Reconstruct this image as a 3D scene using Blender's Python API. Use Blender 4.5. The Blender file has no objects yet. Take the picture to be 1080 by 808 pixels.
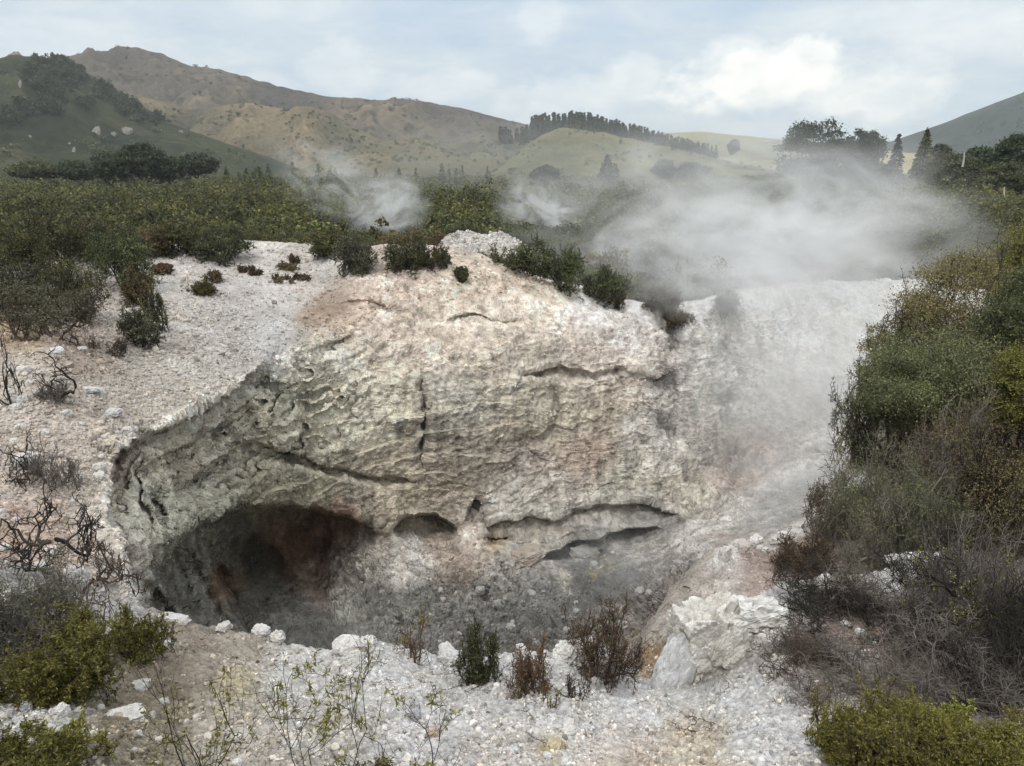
import bpy, math, random
import numpy as np
PI = math.pi
R = math.radians
HAZE = 0.00017
rng = np.random.default_rng(7)
random.seed(7)
scene = bpy.context.scene
col = scene.collection

# ------------------------------------------------------------------ camera frame
PITCH = R(15.77)
FPX = 811.0
CT, ST = math.cos(PITCH), math.sin(PITCH)

def slope(py):
    cy = (404.0 - np.asarray(py, float)) / FPX
    dy = CT + cy * ST
    dz = -ST + cy * CT
    return dy, dz

def P(px, py, D):
    """world point seen at photograph position (px,py), D metres ahead of the lookout (eye at the origin)"""
    dy, dz = slope(py)
    s = np.asarray(D, float) / dy
    x = (np.asarray(px, float) - 540.0) / FPX * s
    return np.stack(np.broadcast_arrays(x, np.asarray(D, float), dz * s), -1)

# ------------------------------------------------------------------ noise (numpy)
def _hash(ix, iy, iz, seed):
    h = (ix.astype(np.uint32) * np.uint32(374761393) + iy.astype(np.uint32) * np.uint32(668265263)
         + iz.astype(np.uint32) * np.uint32(2147483647) + np.uint32((seed * 974711 + 13) & 0xffffffff))
    h = (h ^ (h >> np.uint32(13))) * np.uint32(1274126177)
    h = (h ^ (h >> np.uint32(15))) * np.uint32(2246822519)
    return h ^ (h >> np.uint32(16))

def noise3(p, seed=0):
    p = np.asarray(p, float)
    i = np.floor(p).astype(np.int64)
    f = p - i
    u = f * f * f * (f * (f * 6 - 15) + 10)
    res = 0
    for dx in (0, 1):
        wx = u[..., 0] if dx else 1 - u[..., 0]
        for dy in (0, 1):
            wy = u[..., 1] if dy else 1 - u[..., 1]
            for dz in (0, 1):
                wz = u[..., 2] if dz else 1 - u[..., 2]
                h = _hash(i[..., 0] + dx, i[..., 1] + dy, i[..., 2] + dz, seed)
                gx = (h & np.uint32(1023)).astype(float) / 511.5 - 1
                gy = ((h >> np.uint32(10)) & np.uint32(1023)).astype(float) / 511.5 - 1
                gz = ((h >> np.uint32(20)) & np.uint32(1023)).astype(float) / 511.5 - 1
                res = res + wx * wy * wz * (gx * (f[..., 0] - dx) + gy * (f[..., 1] - dy) + gz * (f[..., 2] - dz))
    return res * 1.3

def fbm(p, octaves=4, seed=0, gain=0.5, lac=2.07):
    a, s, t = 1.0, 0, 0
    p = np.asarray(p, float)
    for k in range(octaves):
        s = s + a * noise3(p, seed + k * 17)
        t += a
        a *= gain
        p = p * lac + 11.3
    return s / t

def ridged(p, octaves=4, seed=0, gain=0.55, lac=2.1):
    a, s, t = 1.0, 0, 0
    p = np.asarray(p, float)
    for k in range(octaves):
        s = s + a * (1 - np.abs(noise3(p, seed + k * 31)) * 2.2)
        t += a
        a *= gain
        p = p * lac + 5.7
    return s / t

def worley_facets(p, seed=0):
    """angular broken surface: every cell gets a plane of its own; returns facet height and distance to the cell border"""
    p = np.asarray(p, np.float32)
    i = np.floor(p).astype(np.int64)
    f = (p - i).astype(np.float32)
    b1 = np.full(p.shape[:-1], 9., np.float32)
    b2 = np.full(p.shape[:-1], 9., np.float32)
    fac = np.zeros(p.shape[:-1], np.float32)
    for dx in (-1, 0, 1):
        for dy in (-1, 0, 1):
            for dz in (-1, 0, 1):
                h = _hash(i[..., 0] + dx, i[..., 1] + dy, i[..., 2] + dz, seed)
                a = (h & np.uint32(1023)).astype(np.float32) / 1023
                b = ((h >> np.uint32(10)) & np.uint32(1023)).astype(np.float32) / 1023
                c = ((h >> np.uint32(20)) & np.uint32(1023)).astype(np.float32) / 1023
                ox, oy, oz = f[..., 0] - dx - a, f[..., 1] - dy - b, f[..., 2] - dz - c
                d = ox * ox + oy * oy + oz * oz
                hh = (a * 7.3 + b * 3.1 + c * 5.7) % 1.0 - .5
                pl = hh * .6 + (ox * ((a * 5.3) % 1 - .5) + oy * ((b * 9.1) % 1 - .5) + oz * ((c * 6.7) % 1 - .5)) * 1.5
                m = d < b1
                b2 = np.where(m, b1, np.minimum(b2, d))
                fac = np.where(m, pl, fac)
                b1 = np.where(m, d, b1)
    return fac, np.sqrt(b2) - np.sqrt(b1)

def sstep(a, b, x):
    t = np.clip((x - a) / (b - a), 0, 1)
    return t * t * (3 - 2 * t)

def tps(ctrl, smooth=1e-3, scale=100.0):
    c = np.array(ctrl, float)
    xy = c[:, :2] / scale
    n = len(c)
    def U(r2):
        return np.where(r2 > 1e-12, r2 * np.log(np.maximum(r2, 1e-12)), 0.0)
    d2 = ((xy[:, None] - xy[None]) ** 2).sum(-1)
    K = U(d2) + np.eye(n) * smooth
    Pm = np.hstack([np.ones((n, 1)), xy])
    L = np.zeros((n + 3, n + 3))
    L[:n, :n] = K
    L[:n, n:] = Pm
    L[n:, :n] = Pm.T
    w = np.linalg.solve(L, np.concatenate([c[:, 2], np.zeros(3)]))
    def f(px, py):
        px, py = np.broadcast_arrays(np.asarray(px, float), np.asarray(py, float))
        sh = px.shape
        q = np.stack([px.ravel(), py.ravel()], -1) / scale
        out = np.empty(len(q))
        for k in range(0, len(q), 60000):
            b = q[k:k + 60000]
            r2 = ((b[:, None] - xy[None]) ** 2).sum(-1)
            out[k:k + 60000] = U(r2) @ w[:n] + w[n] + b @ w[n + 1:]
        return out.reshape(sh)
    return f

def sdf_poly(px, py, poly):
    """signed distance to a polygon, positive inside"""
    poly = np.array(poly, float)
    d = np.full(px.shape, 1e18)
    ins = np.zeros(px.shape, bool)
    n = len(poly)
    for k in range(n):
        ax, ay = poly[k]
        bx, by = poly[(k + 1) % n]
        ex, ey = bx - ax, by - ay
        t = np.clip(((px - ax) * ex + (py - ay) * ey) / (ex * ex + ey * ey + 1e-9), 0, 1)
        d = np.minimum(d, (px - ax - t * ex) ** 2 + (py - ay - t * ey) ** 2)
        c = ((ay > py) != (by > py)) & (px < (bx - ax) * (py - ay) / (by - ay + 1e-12) + ax)
        ins ^= c
    d = np.sqrt(d)
    return np.where(ins, d, -d)

def interp(x, pts):
    a = np.array(pts, float)
    return np.interp(x, a[:, 0], a[:, 1])

# ------------------------------------------------------------------ mesh helpers
def mesh_from(name, verts, quads=None, tris=None, smooth=False, colors=None, mat_index=None):
    me = bpy.data.meshes.new(name)
    verts = np.ascontiguousarray(verts, np.float32).reshape(-1, 3)
    nq = 0 if quads is None else len(quads)
    nt = 0 if tris is None else len(tris)
    me.vertices.add(len(verts))
    me.vertices.foreach_set('co', verts.ravel())
    loops = []
    if nq: loops.append(np.asarray(quads, np.int32).ravel())
    if nt: loops.append(np.asarray(tris, np.int32).ravel())
    lv = np.concatenate(loops)
    me.loops.add(len(lv))
    me.loops.foreach_set('vertex_index', lv)
    starts = np.concatenate([np.arange(nq) * 4, nq * 4 + np.arange(nt) * 3]).astype(np.int32)
    me.polygons.add(nq + nt)
    me.polygons.foreach_set('loop_start', starts)
    if mat_index is not None:
        me.polygons.foreach_set('material_index', np.asarray(mat_index, np.int32))
    me.update(calc_edges=True)
    me.polygons.foreach_set('use_smooth', np.full(nq + nt, smooth, bool))
    if colors is not None:
        ca = me.color_attributes.new('Col', 'FLOAT_COLOR', 'POINT')
        c4 = np.ones((len(verts), 4), np.float32)
        c4[:, :3] = np.asarray(colors, np.float32).reshape(-1, 3)
        ca.data.foreach_set('color', c4.ravel())
    me.validate()
    return me

def link(name, me, mats, parent=None, loc=None):
    o = bpy.data.objects.new(name, me)
    col.objects.link(o)
    for m in (mats if isinstance(mats, (list, tuple)) else [mats]):
        if me is not None and len(me.materials) < (len(mats) if isinstance(mats, (list, tuple)) else 1):
            me.materials.append(m)
    if parent is not None: o.parent = parent
    if loc is not None: o.location = loc
    return o

def tag(o, label=None, cat=None, group=None, kind=None):
    if label: o['label'] = label
    if cat: o['category'] = cat
    if group: o['group'] = group
    if kind: o['kind'] = kind
    return o

def empty(name, loc, rz=0.0, sc=1.0):
    o = bpy.data.objects.new(name, None)
    col.objects.link(o)
    o.location = loc
    o.rotation_euler = (0, 0, rz)
    o.scale = (sc, sc, sc)
    o.empty_display_size = 0.2
    return o

def grid_quads(nr, nc):
    a = np.arange(nr * nc).reshape(nr, nc)
    return np.stack([a[:-1, :-1], a[:-1, 1:], a[1:, 1:], a[1:, :-1]], -1).reshape(-1, 4)

def grid_normals(V):
    du = np.gradient(V, axis=1)
    dv = np.gradient(V, axis=0)
    n = np.cross(du, dv)
    n /= np.linalg.norm(n, axis=-1, keepdims=True) + 1e-9
    return n

# ------------------------------------------------------------------ materials
class NT:
    def __init__(s, tree):
        s.t = tree
        s.n = tree.nodes
    def new(s, typ, **kw):
        nd = s.n.new(typ)
        for k, v in kw.items():
            if k.startswith('i_'):
                nd.inputs[k[2:].replace('_', ' ')].default_value = v
            else:
                setattr(nd, k, v)
        return nd
    def l(s, a, b):
        s.t.links.new(a, b)
    def math(s, op, a, b=None, clamp=False):
        nd = s.n.new('ShaderNodeMath')
        nd.operation = op
        nd.use_clamp = clamp
        for k, v in enumerate((a, b)):
            if v is None: continue
            if isinstance(v, (int, float)): nd.inputs[k].default_value = v
            else: s.l(v, nd.inputs[k])
        return nd.outputs[0]
    def mix(s, fac, a, b, blend='MIX'):
        nd = s.n.new('ShaderNodeMix')
        nd.data_type = 'RGBA'
        nd.blend_type = blend
        for sock, v in ((nd.inputs[0], fac), (nd.inputs[6], a), (nd.inputs[7], b)):
            if isinstance(v, (int, float)): sock.default_value = v
            elif isinstance(v, (tuple, list)): sock.default_value = (*v[:3], 1)
            else: s.l(v, sock)
        return nd.outputs[2]
    def ramp(s, fac, stops):
        nd = s.n.new('ShaderNodeValToRGB')
        el = nd.color_ramp.elements
        while len(el) < len(stops): el.new(0.5)
        for e, (p, c) in zip(el, stops):
            e.position = p
            e.color = (*c[:3], 1) if isinstance(c, (tuple, list)) else (c, c, c, 1)
        s.l(fac, nd.inputs[0])
        return nd.outputs[0]
    def noise(s, scale, detail=4, rough=0.55, vec=None, dist=0.0):
        nd = s.new('ShaderNodeTexNoise')
        nd.inputs['Scale'].default_value = scale
        nd.inputs['Detail'].default_value = detail
        nd.inputs['Roughness'].default_value = rough
        nd.inputs['Distortion'].default_value = dist
        if vec is not None: s.l(vec, nd.inputs['Vector'])
        return nd

def newmat(name):
    m = bpy.data.materials.new(name)
    m.use_nodes = True
    m.node_tree.nodes.clear()
    return m, NT(m.node_tree)

def rock_mat(name, var=0.35, bump=1.0, scales=(1.2, 7.0, 38.0), bd=0.03, rough=0.92, speck=0.25):
    m, n = newmat(name)
    out = n.new('ShaderNodeOutputMaterial')
    b = n.new('ShaderNodeBsdfPrincipled')
    b.inputs['Roughness'].default_value = rough
    b.inputs['Specular IOR Level'].default_value = 0.2
    n.l(b.outputs[0], out.inputs['Surface'])
    at = n.new('ShaderNodeAttribute', attribute_name='Col')
    tc = n.new('ShaderNodeTexCoord').outputs['Object']
    n1 = n.noise(scales[0], 6, 0.6, tc)
    n2 = n.noise(scales[1], 6, 0.65, tc, 0.4)
    n3 = n.noise(scales[2], 5, 0.6, tc)
    vo = n.new('ShaderNodeTexVoronoi')
    vo.inputs['Scale'].default_value = scales[2] * 0.8
    n.l(tc, vo.inputs['Vector'])
    k1 = n.ramp(n1.outputs['Fac'], [(0.25, 1 - var), (0.75, 1 + var * 0.55)])
    k2 = n.ramp(n2.outputs['Fac'], [(0.28, 1 - var), (0.55, 1.0), (0.8, 1 + var * 0.4)])
    k3 = n.ramp(n3.outputs['Fac'], [(0.3, 1 - speck), (0.6, 1 + speck * 0.3)])
    c = n.mix(1.0, at.outputs['Color'], k1, 'MULTIPLY')
    c = n.mix(1.0, c, k2, 'MULTIPLY')
    c = n.mix(1.0, c, k3, 'MULTIPLY')
    n.l(c, b.inputs['Base Color'])
    h = n.math('ADD', n.math('MULTIPLY', n2.outputs['Fac'], 1.0), n.math('MULTIPLY', n3.outputs['Fac'], 0.45))
    h = n.math('ADD', h, n.math('MULTIPLY', vo.outputs['Distance'], 0.25))
    bp = n.new('ShaderNodeBump')
    bp.inputs['Strength'].default_value = bump
    bp.inputs['Distance'].default_value = bd
    n.l(h, bp.inputs['Height'])
    n.l(bp.outputs[0], b.inputs['Normal'])
    return m

def island_mat(name, stops, rough=0.9, bumpscale=60, bd=0.004):
    """stones: one tint per separate stone"""
    m, n = newmat(name)
    out = n.new('ShaderNodeOutputMaterial')
    b = n.new('ShaderNodeBsdfPrincipled')
    b.inputs['Roughness'].default_value = rough
    b.inputs['Specular IOR Level'].default_value = 0.2
    n.l(b.outputs[0], out.inputs['Surface'])
    g = n.new('ShaderNodeNewGeometry')
    c = n.ramp(g.outputs['Random Per Island'], stops)
    at = n.new('ShaderNodeAttribute', attribute_name='Col')
    c = n.mix(1.0, c, at.outputs['Color'], 'MULTIPLY')
    tc = n.new('ShaderNodeTexCoord').outputs['Object']
    n1 = n.noise(bumpscale * 0.35, 5, 0.65, tc)
    c = n.mix(1.0, c, n.ramp(n1.outputs['Fac'], [(0.3, 0.72), (0.62, 1.08)]), 'MULTIPLY')
    n.l(c, b.inputs['Base Color'])
    n2 = n.noise(bumpscale, 4, 0.6, tc)
    bp = n.new('ShaderNodeBump')
    bp.inputs['Strength'].default_value = 0.7
    bp.inputs['Distance'].default_value = bd
    n.l(n2.outputs['Fac'], bp.inputs['Height'])
    n.l(bp.outputs[0], b.inputs['Normal'])
    return m

def leaf_mat(name, stops, transl=0.25, objvar=0.25, patch=None):
    m, n = newmat(name)
    out = n.new('ShaderNodeOutputMaterial')
    g = n.new('ShaderNodeNewGeometry')
    oi = n.new('ShaderNodeObjectInfo')
    c = n.ramp(g.outputs['Random Per Island'], stops)
    tc = n.new('ShaderNodeTexCoord').outputs['Object']
    n1 = n.noise(1.7, 3, 0.5, tc)
    c = n.mix(1.0, c, n.ramp(n1.outputs['Fac'], [(0.3, 0.65), (0.7, 1.3)]), 'MULTIPLY')
    if patch:      # growth differs from bush to bush and from patch to patch over the plain
        n4 = n.noise(.33, 3, .6, tc)
        n5 = n.noise(.045, 4, .55, tc)
        c = n.mix(1.0, c, n.ramp(n4.outputs['Fac'], [(.32, (.55, .55, .6)), (.5, (1, 1, 1)), (.68, (1.2, 1.16, 1.08))]), 'MULTIPLY')
        c = n.mix(n.ramp(n5.outputs['Fac'], [(.42, 0), (.62, .75)]), c, n.mix(1.0, c, patch, 'MULTIPLY'))
    k = n.math('ADD', n.math('MULTIPLY', oi.outputs['Random'], objvar * 2), 1 - objvar)
    cb = n.new('ShaderNodeCombineColor')
    for s_ in range(3): n.l(k, cb.inputs[s_])
    c = n.mix(1.0, c, cb.outputs[0], 'MULTIPLY')
    hs = n.new('ShaderNodeHueSaturation')
    n.l(c, hs.inputs['Color'])
    n.l(n.math('ADD', n.math('MULTIPLY', oi.outputs['Random'], 0.03), 0.485), hs.inputs['Hue'])
    c = hs.outputs[0]
    d = n.new('ShaderNodeBsdfPrincipled')
    d.inputs['Roughness'].default_value = 0.65
    d.inputs['Specular IOR Level'].default_value = 0.25
    t = n.new('ShaderNodeBsdfTranslucent')
    n.l(c, d.inputs['Base Color'])
    n.l(c, t.inputs['Color'])
    mx = n.new('ShaderNodeMixShader')
    mx.inputs[0].default_value = transl
    n.l(d.outputs[0], mx.inputs[1])
    n.l(t.outputs[0], mx.inputs[2])
    n.l(mx.outputs[0], out.inputs['Surface'])
    return m

def bark_mat(name, c1, c2, scale=9.0):
    m, n = newmat(name)
    out = n.new('ShaderNodeOutputMaterial')
    b = n.new('ShaderNodeBsdfPrincipled')
    b.inputs['Roughness'].default_value = 0.85
    b.inputs['Specular IOR Level'].default_value = 0.2
    n.l(b.outputs[0], out.inputs['Surface'])
    g = n.new('ShaderNodeNewGeometry')
    tc = n.new('ShaderNodeTexCoord').outputs['Object']
    n1 = n.noise(scale, 5, 0.6, tc)
    f = n.math('ADD', n.math('MULTIPLY', n1.outputs['Fac'], 0.7), n.math('MULTIPLY', g.outputs['Random Per Island'], 0.4))
    n.l(n.ramp(f, [(0.3, c1), (0.75, c2)]), b.inputs['Base Color'])
    return m
# ------------------------------------------------------------------ crater: depth of the rock surface ahead of the lookout
BANK = [(-140,600,5.9),(0,600,6.65),(0,660,5.6),(0,700,5.1),(0,500,8.8),(0,430,11),(0,370,14),(0,338,16.4),(60,347,16),(60,335,17.6),(0,325,18),
        (-140,500,8),(-140,370,13.2),(-140,330,17),(100,500,9.8),(100,430,12),(100,372,15),(130,470,11),(200,430,13.8),
        (265,400,16.5),(340,340,22.4),(200,395,15.3),(150,378,16.1),(200,330,21),(280,300,25.5),(250,262,30),(330,262,30),
        (150,330,19.8),(130,290,25),(100,260,29),(0,300,22),(0,262,28),(-140,262,28),(-140,300,22),(80,560,8.3),(120,600,7.9),(115,540,9),
        (140,630,7.75),(160,700,7.0),(100,700,6.2),(60,640,6.4),(300,360,19.8),(260,340,21.4),(380,290,25.8),(440,290,26.6),(460,265,27.6),
        (420,330,24.6),(160,480,11.4),(140,540,9.4),(160,745,6.5),(0,745,4.6)]
WALL = [(200,460,14.5),(160,490,12.2),(250,440,16.7),(300,400,19.4),(350,360,21.7),(135,520,11.3),(150,580,10.6),(180,560,12.2),(170,620,11.6),
        (230,540,15.3),(200,500,14.6),(220,600,15.6),(260,620,17.0),(300,540,18.2),(300,600,18.6),(250,640,16.2),(300,660,15.6),(360,640,17),(380,690,14.5),(400,560,20.5),
        (400,480,21),(400,400,22),(440,330,24.5),(460,265,27.6),(340,340,22.4),(380,290,25.8),(280,300,25.5),(500,275,27.8),(560,295,28.3),
        (640,315,28.9),(640,350,26.6),(640,400,25.5),(640,470,24.8),(640,530,24),(560,350,25.2),(560,420,24),(560,500,23.3),(500,540,22.2),(500,470,22.4),(500,400,23),
        (500,600,20),(500,660,17.5),(500,720,15),(580,600,21),(600,640,18.5),(600,700,15.6),(700,580,21),(620,605,20.4),(660,640,17),
        (700,620,15.6),(750,600,14.2),(700,660,13.6),(690,700,12.6),(640,680,14.8),(640,730,13.2),(760,560,20),(800,540,20.6),(830,500,23),
        (880,480,23.5),(860,440,26.6),(900,400,28.8),(700,330,28.6),(700,400,26.5),(700,500,25),(760,320,29.6),(760,400,27.5),(760,500,25.5),
        (740,540,23.5),(830,310,32.5),(830,380,30),(900,300,36),(900,340,33.4),(975,296,38),(975,400,31),(975,500,25),(975,600,16),(850,600,14.5),
        (330,262,30),(250,262,30),(200,330,21),(130,400,15.4),(100,500,12),(100,600,10.4),(200,700,11.5),(100,745,8.5),(300,745,12),(850,745,10.5),(975,745,10),(300,800,10.4),(500,800,12.2),(640,800,11.2),(750,800,9.6),(1040,600,14.5),(1040,400,30),
        (-140,400,14),(-140,600,9),(0,262,28),(-140,745,7),(0,500,11)]
fB, fW = tps(BANK, 2e-3), tps(WALL, 4e-3)
BANKPOLY = [(-400,-100),(380,-100),(372,330),(352,344),(318,372),(290,388),(268,400),(246,413),(222,428),(196,440),(170,452),(150,462),(134,470),
            (124,480),(118,500),(113,525),(117,545),(128,566),(134,590),(138,612),(146,634),(160,656),(170,700),(175,760),(-400,760)]

CAVES = []   # each: top edge, bottom edge, depth of the undercut, softness of the lip, where the fade starts
CAVES.append(([(408,556),(424,546),(445,541),(462,544),(478,553),(486,560)], [(408,562),(445,598),(486,572)], 1.3, 2.5, .25))
CAVES.append(([(484,556),(494,538),(502,524),(512,528),(516,548)], [(484,560),(502,572),(516,552)], .5, 2.5, .2))
CAVES.append(([(506,556),(528,546),(556,544),(585,548),(604,539),(640,532),(678,530),(700,535),(722,541)], [(506,578),(540,586),(580,582),(612,571),(655,566),(722,552)], .62, 2.5, .8))
CAVES.append(([(550,585),(575,581),(590,580),(608,569),(640,563),(668,558),(700,553),(724,549)], [(550,588),(580,594),(622,602),(665,590),(724,562)], 1.7, 3, .4, 60))
CAVES.append(([(505,568),(520,565),(545,566)], [(505,576),(520,580),(545,573)], .5, 2, .4))
CAVES.append(([(150,660),(160,622),(172,588),(190,562),(216,543),(252,532),(300,528),(350,535),(395,546),(440,560)], [(150,700),(206,720),(262,720),(345,705),(440,640)], 2.1, 12, .45, 110))
CAVES.append(([(560,470),(575,452),(588,446)], [(560,476),(578,470),(588,474)], .35, 2, .4))
CAVES.append(([(322,372),(345,360),(372,352),(380,356)], [(322,384),(350,380),(380,374)], .5, 3, .4))
CAVES.append(([(360,318),(385,316),(410,322),(418,330)], [(360,326),(390,340),(418,346)], .45, 2.5, .4))
CAVES.append(([(470,335),(500,331),(535,338),(560,334)], [(470,342),(515,352),(560,344)], .35, 2.5, .4))
CAVES.append(([(540,392),(580,386),(625,392),(660,384)], [(540,402),(600,408),(660,396)], .35, 2.5, .4))
CAVES.append(([(140,500),(168,482),(200,466),(240,440),(268,412)], [(140,515),(175,502),(215,486),(245,462),(268,440)], .6, 2.5, .5))
CAVES.append(([(180,520),(215,492),(262,462),(330,486),(400,500),(440,503)], [(180,535),(230,510),(270,490),(330,500),(400,516),(440,512)], .45, 3, .5))
CAVES.append(([(640,392),(650,384),(690,392),(700,396)], [(640,404),(660,420),(700,416)], .3, 3, .4))

def crater_depth(px, py, fine=True):
    px, py = np.broadcast_arrays(np.asarray(px, float), np.asarray(py, float))
    if fine:
        q = np.stack([px / 34.0, py / 26.0, px * 0], -1)
        jx = fbm(q, 3, 3) * 12
        jy = fbm(q, 3, 9) * 12
    else:
        jx = jy = 0
    sd = sdf_poly(px + jx * 1.0, py + jy * 1.15, BANKPOLY)
    sw = 2.5 + 45 * sstep(250, 315, px)
    w = sstep(-sw, sw, sd)
    D = fB(px, py) * w + fW(px, py) * (1 - w)
    for top, bot, dep, soft, f0, *side in CAVES:
        tx = [t[0] for t in top]
        x0, x1 = min(tx), max(tx)
        t = interp(px + jx * .7, top) + jy * .8
        b = interp(px, bot)
        k = np.clip((py - t) / np.maximum(b - t, 4), 0, 1)
        e = sstep(0, 12, px - x0) * sstep(0, side[0] if side else 12, x1 - px)
        D = D + dep * e * sstep(0, soft, py - t) * (1 - sstep(f0, 1, k)) * (1 - w)
    # thin beds parallel to the collapse edge, each one a little proud of the bed below it
    bed = (-sd) / 17.0 + (jx + jy) * .10
    fr = bed - np.floor(bed)
    lw = (1 - w) * sstep(-6, -14, sd) * (1 - sstep(300, 470, px)) * (1 - sstep(70, 130, -sd))
    D = D + lw * sstep(575, 520, py) * (.34 * fr ** 1.5 - .1)
    # fins and grooves slanting down the back of the left hollow
    for x0, y0, x1, y1, wd, dp in ((196,566,262,700,9,-.75),(150,600,214,690,8,-.5),(222,590,262,668,7,.5),(286,560,330,650,10,-.35),(172,560,200,640,5,.35)):
        tt = np.clip((py - y0) / (y1 - y0), 0, 1)
        cx = x0 + (x1 - x0) * tt ** .8 + jx * .6
        D = D + (1 - w) * dp * np.exp(-((px - cx) / wd) ** 2) * sstep(y0 - 6, y0 + 18, py) * (1 - sstep(y1 - 10, y1 + 20, py))
    # wet gullies down the right wall
    for gx, y0, y1, wd, dp in ((706,318,480,10,.28),(762,320,520,12,.25),(443,395,500,5,.45),(585,400,480,5,.25),(668,420,470,6,.3)):
        cx = gx + (jx * .7) + (py - y0) * .03
        D = D + dp * np.exp(-((px - cx) / wd) ** 2) * sstep(y0 - 15, y0 + 25, py) * (1 - sstep(y1 - 30, y1 + 20, py))
    return D

RIM = [(-140,262),(0,262),(100,258),(200,256),(260,254),(300,256),(340,259),(400,260),(440,257),(470,262),(500,268),(540,285),(580,299),
       (620,308),(660,320),(700,328),(740,320),(770,311),(830,303),(880,299),(930,297),(975,296),(1040,294)]

# ground colours: px, py, reach, colour, weight
WHT, GRV, PNK, BEI = (.645,.605,.565), (.53,.495,.455), (.50,.415,.345), (.46,.425,.355)
CCOL = [(30,300,40,(.33,.29,.23)),(100,290,40,(.42,.39,.35)),(200,290,45,WHT),(280,275,40,WHT),(250,330,50,(.55,.53,.52)),(340,270,30,(.60,.57,.53)),(200,370,45,GRV),(120,330,25,GRV),
        (20,345,30,(.52,.40,.27)),(90,370,35,(.42,.34,.28)),(30,400,40,(.56,.51,.46)),(140,410,45,(.53,.49,.44)),(60,450,40,(.55,.48,.42)),(30,500,40,(.56,.49,.43)),(90,500,35,(.55,.49,.43)),
        (20,560,30,(.53,.40,.33)),(60,580,30,(.55,.44,.37)),(110,570,30,(.54,.50,.46)),(40,640,40,GRV),(110,640,30,WHT),(220,420,30,(.53,.50,.45)),
        (180,480,25,(.50,.46,.38)),(240,450,30,(.47,.44,.37)),(140,540,25,(.50,.48,.42)),(190,530,28,(.46,.44,.37)),(320,440,40,(.50,.47,.38)),(300,480,35,(.43,.40,.32)),(380,440,45,(.52,.49,.41)),
        (300,520,30,(.35,.33,.25)),(400,500,35,(.42,.38,.31)),(220,580,30,(.24,.23,.19)),(190,640,30,(.21,.205,.185)),(260,600,28,(.17,.16,.13)),(272,588,16,(.05,.046,.04)),(268,605,10,(.06,.055,.045)),(345,578,12,(.10,.065,.05)),(305,572,26,(.20,.115,.08)),(330,595,14,(.17,.10,.075)),  # left hollow's damp, stained rock, darkened further in the colour to look shaded
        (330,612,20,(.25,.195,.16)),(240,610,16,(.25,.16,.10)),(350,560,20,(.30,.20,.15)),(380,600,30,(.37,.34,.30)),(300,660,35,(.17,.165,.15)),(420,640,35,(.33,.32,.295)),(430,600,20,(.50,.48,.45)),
        (350,370,30,(.53,.50,.44)),(350,330,25,(.42,.32,.25)),(400,310,35,(.50,.42,.36)),(440,275,30,(.57,.49,.43)),(480,300,40,(.56,.48,.40)),(560,310,40,(.57,.49,.42)),(450,350,45,(.52,.455,.39)),(540,360,40,(.47,.42,.36)),
        (640,330,35,(.60,.57,.55)),(620,380,40,(.48,.425,.375)),(540,420,45,(.44,.40,.34)),(480,430,35,(.44,.415,.365)),(480,490,35,(.36,.32,.27)),(600,440,40,(.47,.435,.36)),(620,480,25,(.36,.28,.24)),(560,490,30,(.38,.33,.29)),
        (560,525,35,(.50,.48,.44)),(650,510,35,(.47,.45,.395)),(700,470,35,(.46,.44,.41)),(730,520,20,(.42,.40,.35)),(765,508,16,(.30,.26,.23)),(790,497,18,(.31,.27,.245)),(815,480,16,(.33,.30,.275)),(780,545,22,(.47,.455,.435)),(740,575,20,(.44,.42,.40)),(830,515,26,(.48,.465,.45)),(706,400,12,(.15,.14,.13)),(708,360,9,(.16,.15,.14)),(704,450,9,(.17,.16,.15)),(762,420,12,(.20,.19,.18)),(762,370,9,(.20,.19,.18)),(736,390,30,(.50,.475,.45)),(740,450,30,(.45,.43,.40)),
        (705,325,16,(.27,.25,.22)),(762,335,14,(.30,.28,.25)),(735,318,18,(.60,.58,.56)),(820,318,34,(.62,.60,.575)),(880,318,34,(.62,.60,.575)),(820,390,45,(.49,.47,.45)),(900,420,60,(.48,.465,.45)),(860,350,35,(.58,.56,.54)),(800,490,30,(.36,.31,.285)),(840,520,40,(.38,.37,.36)),
        (520,575,10,(.38,.31,.21)),(555,566,25,(.40,.37,.33)),(630,550,40,(.36,.345,.32)),(620,590,25,(.15,.145,.135)),(690,560,30,(.30,.29,.275)),(627,601,6,(.45,.41,.22)),(642,597,5,(.42,.39,.25)),(592,612,6,(.44,.42,.36)),(596,625,5,(.42,.40,.35)),
        (480,600,25,(.34,.29,.25)),(500,560,15,(.42,.38,.34)),(540,610,25,(.34,.325,.30)),(480,650,30,(.31,.30,.285)),(560,650,35,(.28,.275,.265)),(550,690,35,(.27,.265,.255)),(650,620,30,(.19,.185,.175)),(700,600,30,(.32,.30,.28)),
        (720,630,28,(.36,.31,.27)),(660,660,30,(.30,.275,.25)),(680,690,18,(.32,.22,.14)),(770,590,30,(.33,.28,.25))]

def ctrl_color(px, py, table, warp=26):
    q = np.stack([px / 40.0, py / 30.0, px * 0], -1)
    x = px + fbm(q, 5, 41, .6) * warp
    y = py + fbm(q, 5, 57, .6) * warp
    W = np.full(px.shape, 1e-9)
    C = np.zeros(px.shape + (3,))
    for cx, cy, r, c in table:
        w = np.exp(-((x - cx) ** 2 + (y - cy) ** 2) / (2 * (r * .62) ** 2)) * (30.0 / max(r, 18))
        w = w + 2e-3 / (1 + ((x - cx) ** 2 + (y - cy) ** 2) / r ** 2) ** 2
        W += w
        C += w[..., None] * np.array(c)
    return C / W[..., None]

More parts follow.
